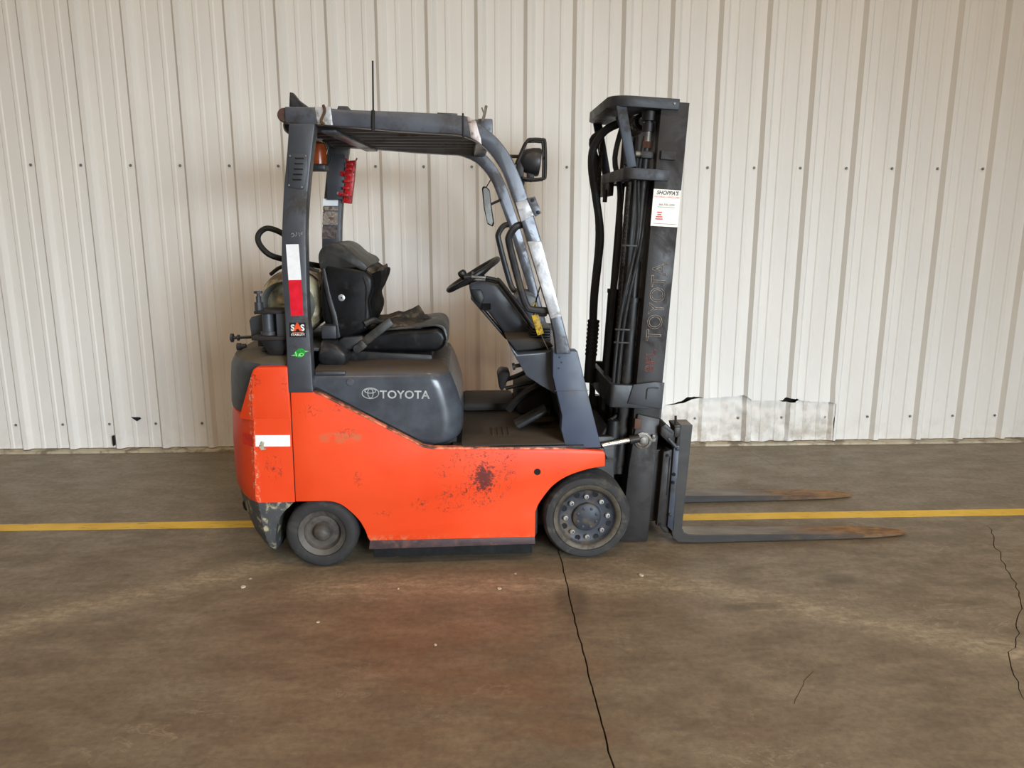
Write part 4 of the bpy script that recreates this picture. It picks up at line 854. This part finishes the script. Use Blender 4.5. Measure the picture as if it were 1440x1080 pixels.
# --- carriage and forks
ca = B().box(1.0, 1.030, -.33, .30, .44, .53, .004).box(1.0, 1.025, -.33, .30, .075, .16, .004).box(.978, 1.008, -.338, .30, .085, .47, .004)
cg = ca.build('carriage', m_mast, T)
CZ = Matrix.Rotation(R(2.2), 4, 'Y')
for sgn in (-1, 1):
    y0, y1 = sorted((sgn * .31, sgn * .345))
    B().prism([(.958, .462), (.990, .470), (.978, .088), (.940, .094)], y0, y1, 'y', .003).build('carriage_plate', m_mast, cg)
    y0, y1 = sorted((sgn * .335, sgn * .352))
    B().prism([(1.003, .49), (1.033, .495), (1.024, .06), (.990, .095)], y0, y1, 'y', .003).build('side_shift_plate', m_cblue, cg)
    for x, z in ((1.02, .478), (1.009, .355), (1.006, .315), (1.0, .155)):
        B().cyl((x, sgn * .360, z), (x, sgn * .350, z), .008, 10, bev=.001).build('carriage_bolt', m_hole if z in (.355, .315) else m_mast, cg)
    for x, z in ((.976, .445), (.955, .105)): B().cyl((x, sgn * .352, z), (x, sgn * .343, z), .007, 10).build('carriage_bolt', m_hole, cg)
    B().box(.982, .987, sgn * .3435 - .003, sgn * .3435 + .003, .25, .44, 0, CZ).build('plate_slot', m_hole, cg)
    y0, y1 = sorted((sgn * .30, sgn * .20)); B().box(.90, 1.0, y0, y1, .10, .46, .006).build('roller_box', m_grease, cg)
B().prism([(.938, .585), (.958, .60), (1.005, .56), (1.005, .51), (.985, .50), (.938, .545)], -.355, .355, 'y', .004).build('upper_bar', m_mast, cg)
B().prism([(.945, .586), (.958, .599), (1.0, .563), (.99, .552)], -.3565, -.33, 'y', .002).build('bar_plate', m_mastg, cg)
B().cyl((.975, -.35, .53), (1.01, -.36, .49), .010, 12).build('bar_stop', m_mastg, cg)
B().box(1.0, 1.03, -.36, -.30, .535, .585, .005).cyl((1.012, -.335, .58), (1.010, -.335, .632), .006, 8).build('fork_lock', m_mast, cg)
B().prism([(.950, .10), (.99, .095), (1.015, .045), (.985, .05)], -.325, .30, 'y', .004).build('lower_hook', m_mast, cg)
def fork(yc):
    hw = .052; sec = []
    t = bmesh.new(); rows = []
    L = []
    for z in (.592, .45, .30, .12):
        xm, th = 1.034 + .042 * z, .046 + .02 * z; L.append([(xm - th / 2, yc - hw, z), (xm + th / 2, yc - hw, z), (xm + th / 2, yc + hw, z), (xm - th / 2, yc + hw, z)])
    L.append([(1.014, yc - hw, .060), (1.062, yc - hw, .082), (1.062, yc + hw, .082), (1.014, yc + hw, .060)])
    L.append([(1.022, yc - hw, .034), (1.072, yc - hw, .062), (1.072, yc + hw, .062), (1.022, yc + hw, .034)])
    L.append([(1.048, yc - hw, .014), (1.095, yc - hw, .052), (1.095, yc + hw, .052), (1.048, yc + hw, .014)])
    for x, zb, zt, w in ((1.16, .008, .047, hw), (1.4, .008, .043, hw), (1.7, .008, .037, hw), (1.95, .008, .030, hw * .97), (2.05, .008, .026, hw * .86), (2.13, .008, .022, hw * .66), (2.18, .008, .018, hw * .42), (2.205, .009, .014, hw * .16)):
        L.append([(x, yc - w, zb), (x, yc - w, zt), (x, yc + w, zt), (x, yc + w, zb)])
    b = B().loft(L); e = [e for e in b.bm.edges if e.calc_face_angle(0) > R(45)]
    bmesh.ops.bevel(b.bm, geom=e, offset=.003, segments=2, affect='EDGES', clamp_overlap=True)
    f = b.build('fork', m_fork, T, 30)
    B().prism([(1.0, .59), (1.03, .592), (1.036, .53), (1.028, .45), (1.01, .46), (1.018, .53)], yc - .05, yc + .05, 'y', .003).build('fork_hook', m_mast, f)
    return f
fork(-.300); fork(.235)

# ================================================================== PROPANE CYLINDER (lies in the bracket behind the seat)
TB = Vector((-.752, .03, .99)); PT = empty('propane_tank', O + Matrix.Rotation(FR, 3, 'Z') @ TB, FR)
tag(PT, 'dirty white propane cylinder lying on its side in the bracket behind the seat', 'gas cylinder')
r_ = .150; yc0, yc1 = -.20, .34
B().lathe((-.752, 0, 1.14), (0, 1, 0), [(0, -.195), (.06, -.19), (.105, -.175), (.135, -.15), (.148, -.12), (r_, -.09), (r_, .36), (.148, .40), (.135, .43), (.105, .455), (.06, .47), (0, .475)], 40).build('cylinder_body', m_tankw, PT, 40, None, TB)
B().lathe((-.752, 0, 1.14), (0, 1, 0), [(.098, -.172), (.105, -.262), (.112, -.270), (.112, -.172)], 36).build('collar', m_tankc, PT, 40, None, TB)
B().lathe((-.752, 0, 1.14), (0, 1, 0), [(.151, -.08), (.1535, -.078), (.1535, -.05), (.151, -.048)], 40).build('clamp_band', m_mast, PT, 40, None, TB)
B().cyl((-.752, -.19, 1.13), (-.752, -.25, 1.13), .022, 12).cyl((-.752, -.23, 1.13), (-.70, -.24, 1.14), .012, 10).box(-.79, -.72, -.262, -.24, 1.15, 1.19, .01).build('valve', m_tankw, PT, 40, None, TB)
B().prism([(-.62, 1.20), (-.60, 1.27), (-.607, 1.29), (-.63, 1.28)], -.15, -.11, 'y', .003).build('data_plate', m_label, PT, 40, None, TB)
